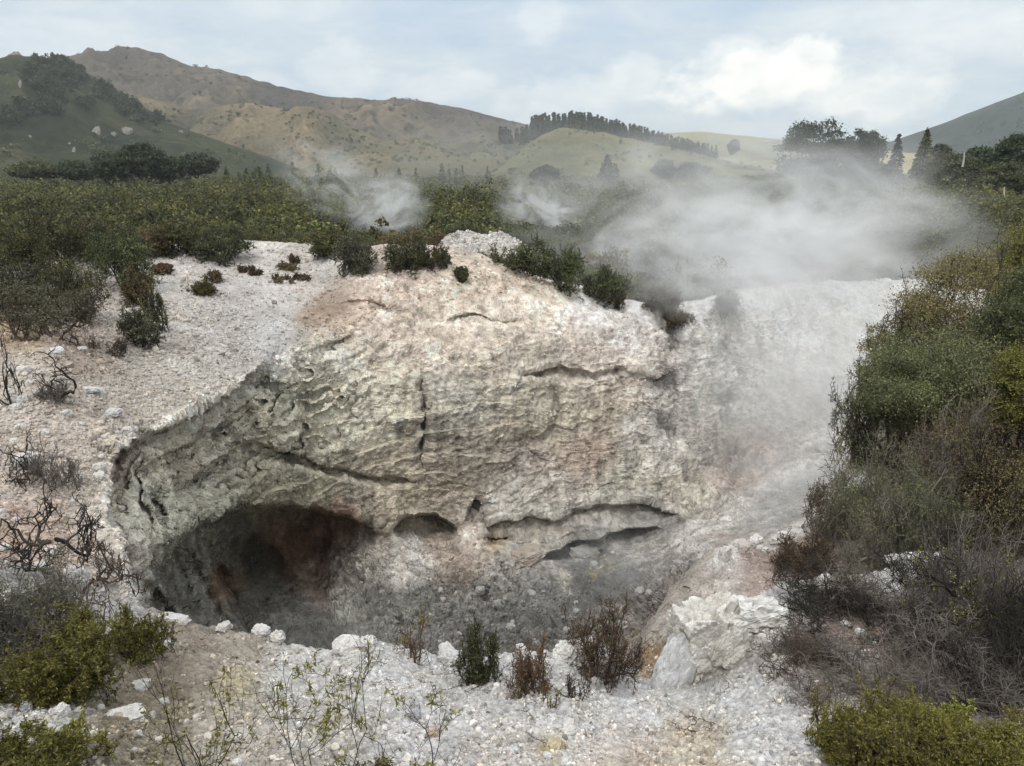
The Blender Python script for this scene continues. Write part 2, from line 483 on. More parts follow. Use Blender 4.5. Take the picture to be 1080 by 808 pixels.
# ------------------------------------------------------------------ crater mesh
NC, NR = 960, 540
pxs = np.linspace(-140, 1040, NC)
rim = np.interp(pxs, [r[0] for r in RIM], [r[1] for r in RIM])
rim = rim + fbm(np.stack([pxs / 14, pxs * 0, pxs * 0], -1), 3, 5) * 3
v = np.linspace(0, 1, NR)[:, None]
PX = np.broadcast_to(pxs[None], (NR, NC)).copy()
PY = rim[None] + (800 - rim[None]) * v
D = crater_depth(PX, PY)
V = P(PX, PY, D)
_q = np.stack([PX / 34.0, PY / 26.0, PX * 0], -1)
sdb = sdf_poly(PX + fbm(_q, 3, 3) * 12, PY + fbm(_q, 3, 9) * 13.8, BANKPOLY)
# how craggy the surface is: loose gravel on the bank and the rim, bare rock on the wall
scree_y = 268 + 120 * np.exp(-((PX - 215) / 105) ** 2) + 24 * sstep(560, 760, PX) + fbm(np.stack([PX / 40, PY / 30, PX * 0], -1), 3, 71) * 40
gravel_w = np.maximum(sstep(-4, 14, sdb), 1 - sstep(-14, 26, PY - scree_y))
gravel_w = np.maximum(gravel_w, sstep(-10, 20, sdf_poly(PX, PY, [(740,590),(800,520),(900,470),(980,440),(980,700),(700,700)])) * .7)
lipw = np.exp(-((sdb - 8) / 22) ** 2) * sstep(380, 470, PY)   # broken rock along the bank's edge
craggy = np.clip(1 - gravel_w + .85 * lipw, .0, 1)
N = grid_normals(V)
if (N[..., 1].mean() > 0): N = -N
h = fbm(V / 2.6, 4, 1) * .36 * craggy + fbm(V / 1.1, 5, 2, .55) * (.05 + .13 * craggy) + fbm(V / np.array([.34, .34, 2.4]), 4, 14) * .13 * craggy
pw = fbm(V / np.array([4.0, 4.0, 2.0]), 3, 22)
ph = V[..., 2] / .62 + pw * 1.5 + V[..., 0] * .10 - V[..., 1] * .04 + fbm(V / np.array([1.6, 1.6, .6]), 4, 8) * .5
saw = ph - np.floor(ph)
patch = sstep(-.15, .25, fbm(V / 3.1, 3, 77))
h += (saw ** 1.6) * .15 * craggy * (.1 + .9 * patch)
ph2 = V[..., 2] / .19 + V[..., 0] * .3 + pw * 4.0 + fbm(V / np.array([.9, .9, .4]), 3, 18) * 1.0
h += ((ph2 - np.floor(ph2)) ** 1.5) * .032 * craggy * (1 - .5 * patch)
h += ridged(V / np.array([.8, .8, 2.4]), 4, 12) * .10 * craggy
h -= np.abs(noise3(V / .55, 33)) * .07 * craggy
h -= np.abs(noise3(V / .24, 34)) * .07 * (craggy + .35)
h += fbm(V / .16, 3, 35) * .035
rub = sstep(0, 25, sdf_poly(PX, PY, [(330,620),(420,570),(600,600),(740,580),(800,590),(720,740),(300,760)]))
h += (ridged(V / .55, 4, 55) - .4) * .22 * rub
wq_ = V + fbm(V / .9, 3, 301)[..., None] * .35
f1, e1 = worley_facets(wq_ * np.array([.7, .7, .95]) / .95, 1)
f2, e2_ = worley_facets((wq_ + fbm(V / .3, 3, 302)[..., None] * .16) * np.array([.85, .85, 1.1]) / .40, 2)
f3, e3_ = worley_facets(V * np.array([.85, .85, 1.2]) / .16, 3)
fp = sstep(-.12, .28, fbm(V / np.array([2.6, 2.6, 1.5]), 4, 307))
fp2 = sstep(-.05, .3, fbm(V / np.array([1.1, 1.1, .7]), 4, 308))
h += craggy * (f1 * .13 * (.25 + .75 * fp) + f2 * .085 * (.1 + .9 * fp * fp2) + f3 * .035 * (.2 + .8 * fp2))
h += lipw * (f1 * .22 + f2 * .14 + f3 * .04)
h -= craggy * (.03 * (1 - sstep(0, .10, e1)) * fp + .015 * (1 - sstep(0, .12, e2_)) * fp * fp2)
h += (1 - craggy) * (f3 * .035 + f2 * .03)
h += rub * (f2 * .12 + f3 * .07)
crev = (1 - sstep(0, .14, e2_)) * .5 + (1 - sstep(0, .1, e1)) * .4 * fp
h += fbm(V / np.array([.8, .8, .45]), 6, 311, .64) * .09 * craggy + fbm(V / .12, 4, 312, .6) * .02 * craggy
near = np.clip(np.linalg.norm(V, axis=-1) / 20.0, .35, 1.0)
edge_fade = sstep(0, 25, PY - rim[None])
gD = np.maximum(np.abs(np.gradient(D, axis=0)), np.abs(np.gradient(D, axis=1)))
for _ in range(3):
    gD[1:-1] = np.maximum(gD[1:-1], .5 * (gD[:-2] + gD[2:]))
damp = .18 + .82 * np.exp(-(gD / .16) ** 2)
h = h * np.where((PY < scree_y + 30) | (sdb > 3), 1, damp)
V = V + N * (h * near * (.25 + .75 * edge_fade))[..., None]
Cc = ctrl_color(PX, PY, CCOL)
# streaks washed down the wall, pale crusts on proud lips
st = fbm(V / np.array([.28, .28, 3.0]), 4, 66)
Cc *= (1 + st[..., None] * .8 * craggy[..., None])
cr = sstep(.55, .95, saw) * craggy * patch
Cc = Cc * (1 + .14 * cr[..., None])
bn = fbm(V / 1.5, 5, 91, .65)
Cc *= 1 + bn[..., None] * np.array([.35, .42, .5])
Cc *= 1 + (f1 * .25 + f2 * .3 * fp + f3 * .2)[..., None] * craggy[..., None]
fine = fbm(V / .13, 3, 95)
Cc *= 1 + fine[..., None] * .45
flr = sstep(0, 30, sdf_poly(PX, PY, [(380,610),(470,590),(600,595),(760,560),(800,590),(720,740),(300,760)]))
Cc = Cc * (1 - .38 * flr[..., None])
dark_ = sstep(.16, .34, Cc.mean(-1))
Cc = Cc * (1 + .30 * (craggy * dark_)[..., None]) * (1 - .16 * gravel_w[..., None])
Cc = np.clip(Cc * np.array([.99, .975, .955]), .02, .8)
# the ground behind the rim runs back and under the scrub
back, bcol = [], []
for k in range(14, 0, -1):
    b = V[0].copy()
    b[:, 1] += k * .9
    b[:, 0] *= 1 + k * .9 / np.maximum(V[0][:, 1], 5)
    b[:, 2] -= .05 * k + .012 * k * k - .12 * fbm(b / .8, 3, 4)
    back.append(b)
    bcol.append(Cc[0] * (.9 + .2 * fbm(b / .5, 3, 6))[:, None])
VA = np.concatenate([np.array(back), V], 0)
CA = np.concatenate([np.array(bcol), Cc], 0)
M_rock = rock_mat('weathered volcanic rock', .30, 1.0, (1.1, 5.0, 26.0), .045, .93, .36)
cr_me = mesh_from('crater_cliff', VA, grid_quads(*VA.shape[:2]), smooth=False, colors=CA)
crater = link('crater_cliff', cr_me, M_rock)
tag(crater, 'pale eroded crater with undercut ash walls and grey floor', None, None, 'structure')
del h, st, saw, ph, ph2, bn, fine

def on_crater(px, py):
    return P(px, py, crater_depth(np.array(px, float), np.array(py, float), False))

def crater_at(px, py):
    """point of the finished crater mesh seen at photograph position (px,py)"""
    c = int(np.clip(round((px + 140) / (1180) * (NC - 1)), 0, NC - 1))
    t = np.clip((py - rim[c]) / (800 - rim[c]), 0, 1)
    return V[int(round(t * (NR - 1))), c]

# ------------------------------------------------------------------ near rim (the ground at the lookout)
LIP = [(-260,560,5.9),(-120,572,6.1),(0,590,6.6),(60,610,6.9),(100,626,7.2),(160,641,7.6),(200,655,7.4),(260,667,7.2),(300,675,7.0),(335,684,6.9),(348,686,6.8),(362,678,6.9),(390,674,6.95),(430,679,6.9),
       (480,689,6.85),(520,690,6.8),(560,689,6.85),(600,689,6.9),(640,703,6.95),(670,714,7.0),(690,717,7.05),(705,712,7.2),(722,703,7.5),(745,684,8.0),(766,646,8.6),(790,629,9.0),(830,615,9.3),(880,606,9.6),
       (920,603,9.8),(960,586,10.4),(1000,580,10.6),(1100,574,10.5),(1340,556,9.6)]
NEAR = [(l[0], l[1], l[2]) for l in LIP] + [(540,740,5.75),(540,808,4.4),(540,900,3.15),(0,808,3.55),(0,700,5.0),(0,900,2.8),(100,640,6.9),(100,740,4.8),(250,740,5.3),(250,808,4.2),(1080,808,4.5),(1080,700,6.5),
        (1080,640,8.2),(1080,900,3.4),(900,700,6.5),(800,700,6.8),(800,660,7.8),(700,740,6.2),(750,770,5.4),(900,770,5.0),(900,640,8.3),(1000,640,8.3),(300,900,2.9),(800,900,3.3),(-260,808,3.4),(-260,900,2.7),(1340,808,4.4),(1340,900,3.4),(400,700,6.35),(1340,640,7.6)]
fN = tps(NEAR, 2e-3)
NC2, NR2 = 900, 330
pxn = np.linspace(-260, 1340, NC2)
lip = np.interp(pxn, [l[0] for l in LIP], [l[1] for l in LIP])
lj = fbm(np.stack([pxn / 16, pxn * 0, pxn * 0 + 3], -1), 4, 15)
lip = lip + lj * 5
t2 = np.linspace(0, 1, NR2)[:, None] ** .9
PY2 = lip[None] + (905 - lip[None]) * t2
PX2 = np.broadcast_to(pxn[None], PY2.shape).copy()
V2 = P(PX2, PY2, fN(PX2, PY2))
N2 = grid_normals(V2)
if N2[..., 2].mean() < 0: N2 = -N2
e2 = sstep(0, 10, PY2 - lip[None])
h2 = fbm(V2 / .9, 4, 61) * .13 + fbm(V2 / .28, 4, 62) * .05 + fbm(V2 / .08, 3, 63) * .018 - np.abs(noise3(V2 / .35, 64)) * .05 * (1 - sstep(8, 60, PY2 - lip[None]))
g1, ge1 = worley_facets(V2 / .06, 11)
g2, ge2 = worley_facets(V2 / .04, 12)
h2 += g1 * .016 + np.sqrt(np.clip(ge1, 0, 1)) * .014 + g2 * .010
V2 = V2 + N2 * h2[..., None]
NCOL = [(60,640,50,(.55,.52,.49)),(120,640,30,(.58,.56,.54)),(200,668,28,(.34,.29,.24)),(150,720,55,(.26,.215,.155)),(120,770,35,(.27,.23,.17)),(210,700,24,(.32,.27,.21)),(170,680,22,(.36,.30,.25)),(60,760,50,(.58,.56,.53)),(240,695,32,(.44,.39,.33)),(330,705,40,(.62,.60,.57)),(245,723,18,(.50,.44,.27)),
        (250,760,35,(.50,.46,.40)),(150,790,40,(.33,.29,.22)),(350,770,40,(.52,.49,.44)),(430,700,40,(.64,.62,.60)),(430,770,45,(.60,.58,.56)),(540,730,45,(.63,.61,.59)),(540,790,40,(.60,.57,.54)),(580,785,14,(.52,.41,.22)),
        (620,760,40,(.64,.62,.60)),(680,740,40,(.66,.64,.62)),(650,800,30,(.56,.47,.39)),(730,785,30,(.57,.50,.40)),(780,740,40,(.66,.645,.625)),(800,690,35,(.50,.47,.44)),(830,640,30,(.58,.555,.53)),(790,640,18,(.66,.65,.63)),(860,680,35,(.36,.31,.28)),
        (900,650,35,(.34,.26,.22)),(960,680,40,(.30,.22,.18)),(1040,680,50,(.20,.16,.135)),(900,740,40,(.40,.36,.34)),(1000,740,50,(.27,.23,.21)),(850,790,30,(.60,.58,.56)),(940,610,20,(.52,.50,.47)),(1000,590,20,(.60,.58,.55)),(1060,800,50,(.24,.21,.18)),(1100,600,60,(.25,.2,.17))]
C2 = ctrl_color(PX2, PY2, NCOL, 24)
C2 *= 1 + fbm(V2 / .5, 5, 71, .65)[..., None] * np.array([.45, .5, .58])
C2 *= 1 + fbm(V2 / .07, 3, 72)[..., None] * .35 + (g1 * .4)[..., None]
C2 *= (.72 + .34 * sstep(0, .25, ge1))[..., None]  # gaps between pebbles darkened in the colour to look shaded
C2 = np.clip(C2, .03, .78)
# inner face below the lip, out of sight from the lookout
sk, skc = [], []
for k in range(34, 0, -1):
    b = V2[0].copy()
    d = b[:, :2] / np.linalg.norm(b[:, :2], axis=1, keepdims=True)
    out = .012 * min(k, 3) + .05 * k
    b[:, :2] += d * out
    b[:, 2] -= .05 * min(k, 2) + .20 * max(k - 1, 0)
    b += N2[0] * ((fbm(b / .9, 4, 81) * .5 + fbm(b / .25, 4, 84) * .12) * min(1, k / 6))[:, None]
    sk.append(b)
    skc.append(np.clip(np.array(BEI) * (1 + fbm(b / .6, 4, 82)[:, None] * .8), .05, .7))
VB = np.concatenate([np.array(sk), V2], 0)
CB = np.concatenate([np.array(skc), C2 * .80], 0)  # ground darker than its stones, so the gaps look shaded
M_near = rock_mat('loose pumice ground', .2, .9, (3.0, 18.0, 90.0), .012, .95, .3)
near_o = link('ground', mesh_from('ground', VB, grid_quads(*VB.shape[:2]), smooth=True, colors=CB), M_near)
tag(near_o, 'white pumice ground on the near rim of the crater', None, None, 'structure')

def near_at(px, py):
    c = int(np.clip(round((px + 260) / 1600 * (NC2 - 1)), 0, NC2 - 1))
    t = np.clip((py - lip[c]) / (905 - lip[c]), 0, 1) ** (1 / .9)
    return V2[int(round(t * (NR2 - 1))), c]

# ------------------------------------------------------------------ far right bank (second ridge behind the near one)
LIP3 = [(650,742,10.6),(668,712,11.0),(684,684,11.2),(702,655,11.4),(724,622,11.7),(750,594,12.0),(758,584,12.2),(772,573,12.4),(800,569,12.6),(812,572,12.6),(830,560,13.0),(848,550,13.5),(866,538,14.2),(890,516,15.5),(915,490,17.5),(940,450,20.5),(960,410,24),(990,370,28),(1050,330,30),(1150,310,30),(1300,300,28)]
FAR = list(LIP3) + [(700,740,9.2),(740,740,8.7),(800,740,8.2),(1000,740,7.6),(1300,740,7.2),(720,680,10.2),(800,640,9.8),(900,640,9.9),(1000,640,9.9),(900,590,11.6),(1000,560,12.2),(1080,560,12.0),(1080,480,15.0),(1000,480,16.5),(1080,400,20),(1200,480,14),(1300,400,18),(1300,560,11),(1300,640,9.2),(850,590,11.9),(790,600,11.6),(760,630,10.6),(1200,640,9.3)]
fR = tps(FAR, 4e-3)
NC3, NR3 = 660, 300
px3 = np.linspace(650, 1300, NC3)
lip3 = np.interp(px3, [l[0] for l in LIP3], [l[1] for l in LIP3]) + fbm(np.stack([px3 / 13, px3 * 0, px3 * 0 + 8], -1), 4, 25) * 10
t3 = np.linspace(0, 1, NR3)[:, None]
PY3 = lip3[None] + (745 - lip3[None]) * t3
PX3 = np.broadcast_to(px3[None], PY3.shape).copy()
V3 = P(PX3, PY3, fR(PX3, PY3))
N3 = grid_normals(V3)
if N3[..., 2].mean() < 0: N3 = -N3
h3 = fbm(V3 / 1.0, 4, 161) * .2 + fbm(V3 / .3, 4, 162) * .09 - np.abs(noise3(V3 / .3, 164)) * .10 + fbm(V3 / .09, 3, 163) * .03
V3 = V3 + N3 * h3[..., None]
RCOL = [(758,586,14,(.66,.63,.60)),(772,575,13,(.66,.63,.60)),(830,561,12,(.64,.61,.58)),(850,551,12,(.64,.61,.58)),(868,538,12,(.62,.59,.56)),(812,572,9,(.5,.46,.43)),(690,690,12,(.34,.24,.15)),(680,715,14,(.33,.25,.18)),(700,660,18,(.36,.33,.29)),(725,640,18,(.38,.345,.305)),(720,690,16,(.36,.33,.29)),(745,612,12,(.42,.37,.33)),(765,580,10,(.64,.61,.59)),(780,577,10,(.60,.55,.52)),(770,600,14,(.46,.40,.37)),(800,575,10,(.55,.47,.44)),(800,595,18,(.33,.26,.22)),(840,556,9,(.62,.59,.57)),(865,540,9,(.60,.57,.55)),(850,580,25,(.22,.165,.13)),(800,615,20,(.37,.30,.26)),(760,620,20,(.44,.40,.36)),(900,560,30,(.20,.16,.13)),(900,620,30,(.3,.25,.22)),(1000,560,60,(.18,.15,.12)),(1000,450,60,(.18,.15,.12)),(900,500,12,(.5,.48,.45)),(1150,500,80,(.18,.15,.12)),(1100,380,60,(.2,.17,.13))]
C3 = ctrl_color(PX3, PY3, RCOL, 16)
C3 *= 1 + fbm(V3 / .35, 5, 171, .65)[..., None] * .8
C3 = np.clip(C3, .03, .75)
sk, skc = [], []
for k in range(26, 0, -1):
    b = V3[0].copy()
    b[:, 0] -= .06 * min(k, 3) + .075 * k
    b[:, 1] += .10 * k
    b[:, 2] -= .02 * k + .20 * max(k - 1, 0)
    b += N3[0] * (fbm(b / .9, 4, 181) * .5 * min(1, k / 5))[:, None]
    sk.append(b)
    skc.append(np.clip(np.array((.36,.32,.28)) * (1 + fbm(b / .6, 4, 182)[:, None] * .8), .05, .7))
bank_o = link('right_bank_ground', mesh_from('right_bank_ground', np.concatenate([np.array(sk), V3], 0), grid_quads(NR3 + 26, NC3), smooth=True, colors=np.concatenate([np.array(skc), C3], 0)), M_rock)
bank_o.name = 'bank_terrain'
tag(bank_o, 'brown bank with white crumbling edge under the bushes', None, None, 'structure')

def bank_at(px, py):
    c = int(np.clip(round((px - 650) / 650 * (NC3 - 1)), 0, NC3 - 1))
    t = np.clip((py - lip3[c]) / (745 - lip3[c]), 0, 1)
    return V3[int(round(t * (NR3 - 1))), c]

# ------------------------------------------------------------------ plain behind the crater
def plain_z(X, Y):
    z = -5.3 + 0 * X - 1.2 * sstep(60, 200, Y)
    z = z + .9 * np.exp(-((X + 18) / 16) ** 2 - ((Y - 36) / 12) ** 2)
    z = z - .9 * sstep(5, 25, X) * (1 - sstep(60, 120, Y))
    z = z + 1.2 * sstep(18, 60, X) * sstep(20, 70, Y) * (1 - sstep(90, 140, Y)) 
    z = z + fbm(np.stack([X / 17, Y / 17, X * 0], -1), 3, 201) * .8
    z = z + 1.5 * np.exp(-(((X + 1.0) / 2.6) ** 2 + ((Y - 40) / 2.8) ** 2)) + .7 * np.exp(-(((X + 2.9) / 1.3) ** 2 + ((Y - 39.5) / 2) ** 2)) + .8 * np.exp(-(((X + 6.5) / 1.6) ** 2 + ((Y - 45) / 2) ** 2))
    m_ = np.exp(-((X + 3) / 5.5) ** 2 - ((Y - 41) / 4.5) ** 2)
    q_ = np.stack([X, Y, X * 0], -1)
    return z + m_ * (fbm(q_ / 1.3, 4, 211) * .9 + fbm(q_ / .45, 3, 212) * .3)
rim_world = V[0]
rim_az = rim_world[:, 0] / rim_world[:, 1]
off = np.concatenate([np.linspace(.8, 34, 210), 34 * (400 / 34) ** np.linspace(0.01, 1, 140)])
us = np.linspace(-1.12, 1.12, 520)
OG, UG = np.meshgrid(off, us, indexing='ij')
rim_D = np.interp(UG, rim_az, rim_world[:, 1])
rim_Z = np.interp(UG, rim_az, rim_world[:, 2])
YG = rim_D + OG
XG = UG * YG
ZG = plain_z(XG, YG)
front = 1 - sstep(1.0, 9.0, OG)
ZG = ZG + (np.minimum(ZG, rim_Z - .55) - ZG) * front
ZG = ZG - 2.5 * (1 - sstep(.8, 2.6, OG))
CG = np.empty(XG.shape + (3,))
CG[:] = (.16, .14, .095)
pt = fbm(np.stack([XG / 6, YG / 6, XG * 0], -1), 4, 203)
CG += sstep(.12, .3, pt)[..., None] * np.array((.08, .07, .05))
bare = np.exp(-(((XG + 1.2) / 3.0) ** 2 + ((YG - 40) / 3.0) ** 2)) + np.exp(-(((XG + 6.5) / 1.9) ** 2 + ((YG - 44.5) / 3.0) ** 2)) + 1.2 * (1 - sstep(2.5, 6, OG))
CG = CG + (np.array(WHT) - CG) * np.clip(bare, 0, 1)[..., None]
plain = link('plain', mesh_from('plain', np.stack([XG, YG, ZG], -1), grid_quads(*XG.shape), smooth=True, colors=CG), M_rock)
tag(plain, 'flat scrub covered plain beyond the crater', None, None, 'structure')
# one sheet under everything, out to the hills
s = 2300.0
base = link('terrain', mesh_from('terrain', [(-s, -200, -14), (s, -200, -14), (s, 2700, -14), (-s, 2700, -14)], [(0, 1, 2, 3)], colors=[(.12, .12, .07)] * 4), M_rock)
tag(base, 'low valley floor reaching to the horizon', None, None, 'structure')

# ------------------------------------------------------------------ hills
def hill_mat(name, stops, dark, scrub_scale=.03, scrub=(.5, .62), dots=None):
    m, n = newmat(name)
    out = n.new('ShaderNodeOutputMaterial')
    b = n.new('ShaderNodeBsdfPrincipled')
    b.inputs['Roughness'].default_value = 1
    b.inputs['Specular IOR Level'].default_value = 0
    n.l(b.outputs[0], out.inputs['Surface'])
    tc = n.new('ShaderNodeTexCoord').outputs['Object']
    n1 = n.noise(scrub_scale * .45, 7, .62, tc, .3)
    n2 = n.noise(scrub_scale * 2.2, 7, .68, tc, .5)
    n3 = n.noise(scrub_scale * 9, 5, .7, tc)
    at = n.new('ShaderNodeAttribute', attribute_name='Col')
    c = n.mix(1.0, n.ramp(n1.outputs['Fac'], stops), n.ramp(n3.outputs['Fac'], [(.3, .72), (.7, 1.25)]), 'MULTIPLY')
    c = n.mix(n.ramp(n2.outputs['Fac'], [(scrub[0], 0), (scrub[1], 1)]), c, dark)
    if dots:
        v_ = n.new('ShaderNodeTexVoronoi')
        v_.inputs['Scale'].default_value = dots
        n.l(tc, v_.inputs['Vector'])
        f = n.ramp(v_.outputs['Distance'], [(.22, 1), (.34, 0)])
        f = n.math('MULTIPLY', f, n.ramp(n1.outputs['Fac'], [(.42, 0), (.55, 1)]))
        c = n.mix(f, c, dark)
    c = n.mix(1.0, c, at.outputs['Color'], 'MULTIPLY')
    n.l(c, b.inputs['Base Color'])
    bp = n.new('ShaderNodeBump')
    bp.inputs['Strength'].default_value = 1
    bp.inputs['Distance'].default_value = 2.5
    n.l(n.math('ADD', n2.outputs['Fac'], n.math('MULTIPLY', n3.outputs['Fac'], .5)), bp.inputs['Height'])
    n.l(bp.outputs[0], b.inputs['Normal'])
    return m

HILLS = {}
def hill(name, ridge, D0, Df, mat, label, rough=1.0, prof=1.15, nc=420, nr=110, seed=1, footz=-9.0):
    px = np.linspace(ridge[0][0], ridge[-1][0], nc)
    a = np.array(ridge, float)
    py = np.interp(px, a[:, 0], a[:, 1])
    kk = np.exp(-np.linspace(-2, 2, 13) ** 2)
    py = np.convolve(np.pad(py, 6, 'edge'), kk / kk.sum(), 'valid')
    top = P(px, py, D0)
    t = np.concatenate([np.linspace(0, 1, nr), np.linspace(1.03, 1.7, 14)])[:, None]
    X = np.broadcast_to(top[:, 0][None], (len(t), nc)).copy()
    Y = Df + (D0 - Df) * t + 0 * X
    base_ = np.where(t <= 1, np.clip(t, 0, 1) ** prof, 1 - (t - 1) * .9)
    Z = footz + (top[:, 2][None] - footz) * base_
    q = np.stack([X, Y, X * 0], -1)
    w = (np.sin(np.clip(t, 0, 1) * PI) ** .8) + .06
    hgt = np.maximum(top[:, 2][None] - footz, 4)
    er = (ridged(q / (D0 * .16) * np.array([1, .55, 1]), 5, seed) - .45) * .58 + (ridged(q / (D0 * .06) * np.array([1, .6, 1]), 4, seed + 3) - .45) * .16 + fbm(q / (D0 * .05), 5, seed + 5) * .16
    Z = Z + er * w * hgt * rough + fbm(q / (D0 * .012), 3, seed + 9) * hgt * .022 * rough
    o = link(name, mesh_from(name, np.stack([X, Y, Z], -1), grid_quads(len(t), nc), smooth=True, colors=(1 + np.clip(er, -.3, .3)[..., None] * np.array([2.1, 1.7, 1.4])).reshape(-1, 3)), mat)   # gullies darkened, spurs lightened to strengthen weak shading; greener scrub tint in the gullies
    tag(o, label, None, None, 'structure')
    HILLS[seed] = (X, Y, Z)
    return o
DK = (.030, .040, .020)
m_heath = hill_mat('heath and dry grass hillside', [(.32, (.060, .053, .047)), (.54, (.080, .070, .058)), (.68, (.125, .106, .076))], (.05, .05, .035), .016, (.56, .66), .05)
m_bushh = hill_mat('dark bush hillside', [(.35, (.032, .038, .024)), (.55, (.045, .050, .03)), (.72, (.085, .075, .048))], (.026, .035, .02), .03, (.48, .6), .10)
m_tan = hill_mat('dry tan pasture hillside', [(.3, (.092, .082, .055)), (.55, (.142, .122, .082)), (.7, (.112, .100, .066))], (.06, .06, .04), .03, (.60, .70), .09)
m_olive = hill_mat('olive hillside', [(.3, (.066, .066, .04)), (.55, (.098, .09, .055)), (.72, (.15, .125, .08))], (.05, .055, .03), .03, (.55, .68), .10)
m_green = hill_mat('green rough pasture hillside', [(.3, (.07, .076, .042)), (.55, (.10, .10, .055)), (.72, (.14, .125, .075))], (.065, .07, .038), .03, (.58, .7), .10)
m_past = hill_mat('far pale pasture', [(.3, (.15, .15, .08)), (.6, (.20, .18, .105)), (.75, (.16, .16, .085))], (.08, .09, .05), .012, (.64, .72), .016)
m_blue = hill_mat('far bush hillside', [(.3, (.014, .024, .024)), (.55, (.026, .036, .034)), (.75, (.055, .065, .05))], (.010, .018, .018), .014, (.52, .62), .03)  # blue of the distant haze put into the hillside colour
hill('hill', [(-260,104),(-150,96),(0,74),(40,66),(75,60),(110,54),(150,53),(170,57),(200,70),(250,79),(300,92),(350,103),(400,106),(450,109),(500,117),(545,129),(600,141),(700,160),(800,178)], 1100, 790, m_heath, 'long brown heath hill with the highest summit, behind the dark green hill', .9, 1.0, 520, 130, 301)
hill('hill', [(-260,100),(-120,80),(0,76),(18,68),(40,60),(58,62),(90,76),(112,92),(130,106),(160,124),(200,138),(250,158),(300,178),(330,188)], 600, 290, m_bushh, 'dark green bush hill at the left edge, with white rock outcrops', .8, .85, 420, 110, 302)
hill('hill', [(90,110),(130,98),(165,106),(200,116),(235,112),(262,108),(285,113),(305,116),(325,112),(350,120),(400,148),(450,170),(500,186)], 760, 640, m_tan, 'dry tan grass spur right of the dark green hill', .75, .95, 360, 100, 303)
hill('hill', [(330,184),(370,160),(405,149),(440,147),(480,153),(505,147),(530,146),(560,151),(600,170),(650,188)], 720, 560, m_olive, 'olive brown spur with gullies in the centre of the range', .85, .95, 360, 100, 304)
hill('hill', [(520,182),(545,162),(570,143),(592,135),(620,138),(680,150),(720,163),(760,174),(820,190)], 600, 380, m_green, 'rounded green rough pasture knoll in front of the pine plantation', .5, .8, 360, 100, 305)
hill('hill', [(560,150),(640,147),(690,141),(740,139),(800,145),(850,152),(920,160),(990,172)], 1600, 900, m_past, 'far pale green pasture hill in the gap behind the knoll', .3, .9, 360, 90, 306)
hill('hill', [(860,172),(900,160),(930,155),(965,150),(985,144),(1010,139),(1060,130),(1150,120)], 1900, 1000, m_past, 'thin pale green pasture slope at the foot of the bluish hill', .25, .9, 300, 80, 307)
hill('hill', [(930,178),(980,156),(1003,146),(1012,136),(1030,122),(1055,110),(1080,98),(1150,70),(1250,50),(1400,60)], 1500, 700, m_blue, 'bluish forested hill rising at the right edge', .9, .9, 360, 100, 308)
# ------------------------------------------------------------------ plants: branching wood and separate leaves
def unit(a):
    return a / (np.linalg.norm(a, axis=-1, keepdims=True) + 1e-9)

def polylines(g, start, dirs, length, K, wander, up):
    n = len(start)
    pts = np.empty((n, K, 3))
    pts[:, 0] = start
    d = unit(dirs)
    for k in range(1, K):
        d = unit(d + g.normal(0, wander, (n, 3)) + np.array([0, 0, up]))
        pts[:, k] = pts[:, k - 1] + d * (length / (K - 1))[:, None]
    return pts

def tubes(pts, r0, r1, sides):
    n, K, _ = pts.shape
    t = unit(np.gradient(pts, axis=1))
    ref = np.where(np.abs(t[..., 2:3]) > .8, np.array([1., 0, 0]), np.array([0, 0, 1.]))
    a = unit(np.cross(t, ref))
    b = np.cross(t, a)
    ang = np.arange(sides) * 2 * PI / sides
    rad = (r0[:, None] + (r1 - r0)[:, None] * np.linspace(0, 1, K)[None])[..., None, None]
    ring = pts[:, :, None] + rad * (a[:, :, None] * np.cos(ang)[None, None, :, None] + b[:, :, None] * np.sin(ang)[None, None, :, None])
    idx = np.arange(n * K * sides).reshape(n, K, sides)
    nx = np.roll(idx, -1, axis=2)
    q = np.stack([idx[:, :-1], nx[:, :-1], nx[:, 1:], idx[:, 1:]], -1).reshape(-1, 4)
    return ring.reshape(-1, 3), q

def children(g, pts, m, t0, t1, side, up):
    n, K, _ = pts.shape
    t = g.uniform(t0, t1, (n, m))
    t[:, 0] = 1.0
    f = t * (K - 1)
    i = np.minimum(f.astype(int), K - 2)
    u = (f - i)[..., None]
    ar = np.arange(n)[:, None]
    p = pts[ar, i] * (1 - u) + pts[ar, i + 1] * u
    tan = unit(pts[ar, i + 1] - pts[ar, i])
    d = unit(tan * (1 - side) + unit(g.normal(0, 1, (n, m, 3))) * side * 1.1 + np.array([0, 0, up]))
    return p.reshape(-1, 3), d.reshape(-1, 3), t.reshape(-1)

def leaves(g, twigs, per, size, width, t0=.15, droop=0.0, spread=.8):
    n, K, _ = twigs.shape
    t = g.uniform(t0, 1.0, (n, per)) * (K - 1)
    i = np.minimum(t.astype(int), K - 2)
    u = (t - i)[..., None]
    ar = np.arange(n)[:, None]
    p = (twigs[ar, i] * (1 - u) + twigs[ar, i + 1] * u).reshape(-1, 3)
    tan = unit(twigs[ar, i + 1] - twigs[ar, i]).reshape(-1, 3)
    d = unit(tan * (1 - spread) + unit(g.normal(0, 1, p.shape)) * spread + np.array([0, 0, .15 - droop]))
    s = unit(np.cross(d, unit(g.normal(0, 1, p.shape))))
    nn = np.cross(d, s)
    L = (size * g.uniform(.6, 1.35, len(p)))[:, None]
    W = L * width
    v_ = np.stack([p, p + d * L * .5 + s * W * .5 + nn * L * .06, p + d * L, p + d * L * .5 - s * W * .5 + nn * L * .06], 1).reshape(-1, 3)
    return v_, np.arange(len(v_)).reshape(-1, 4)

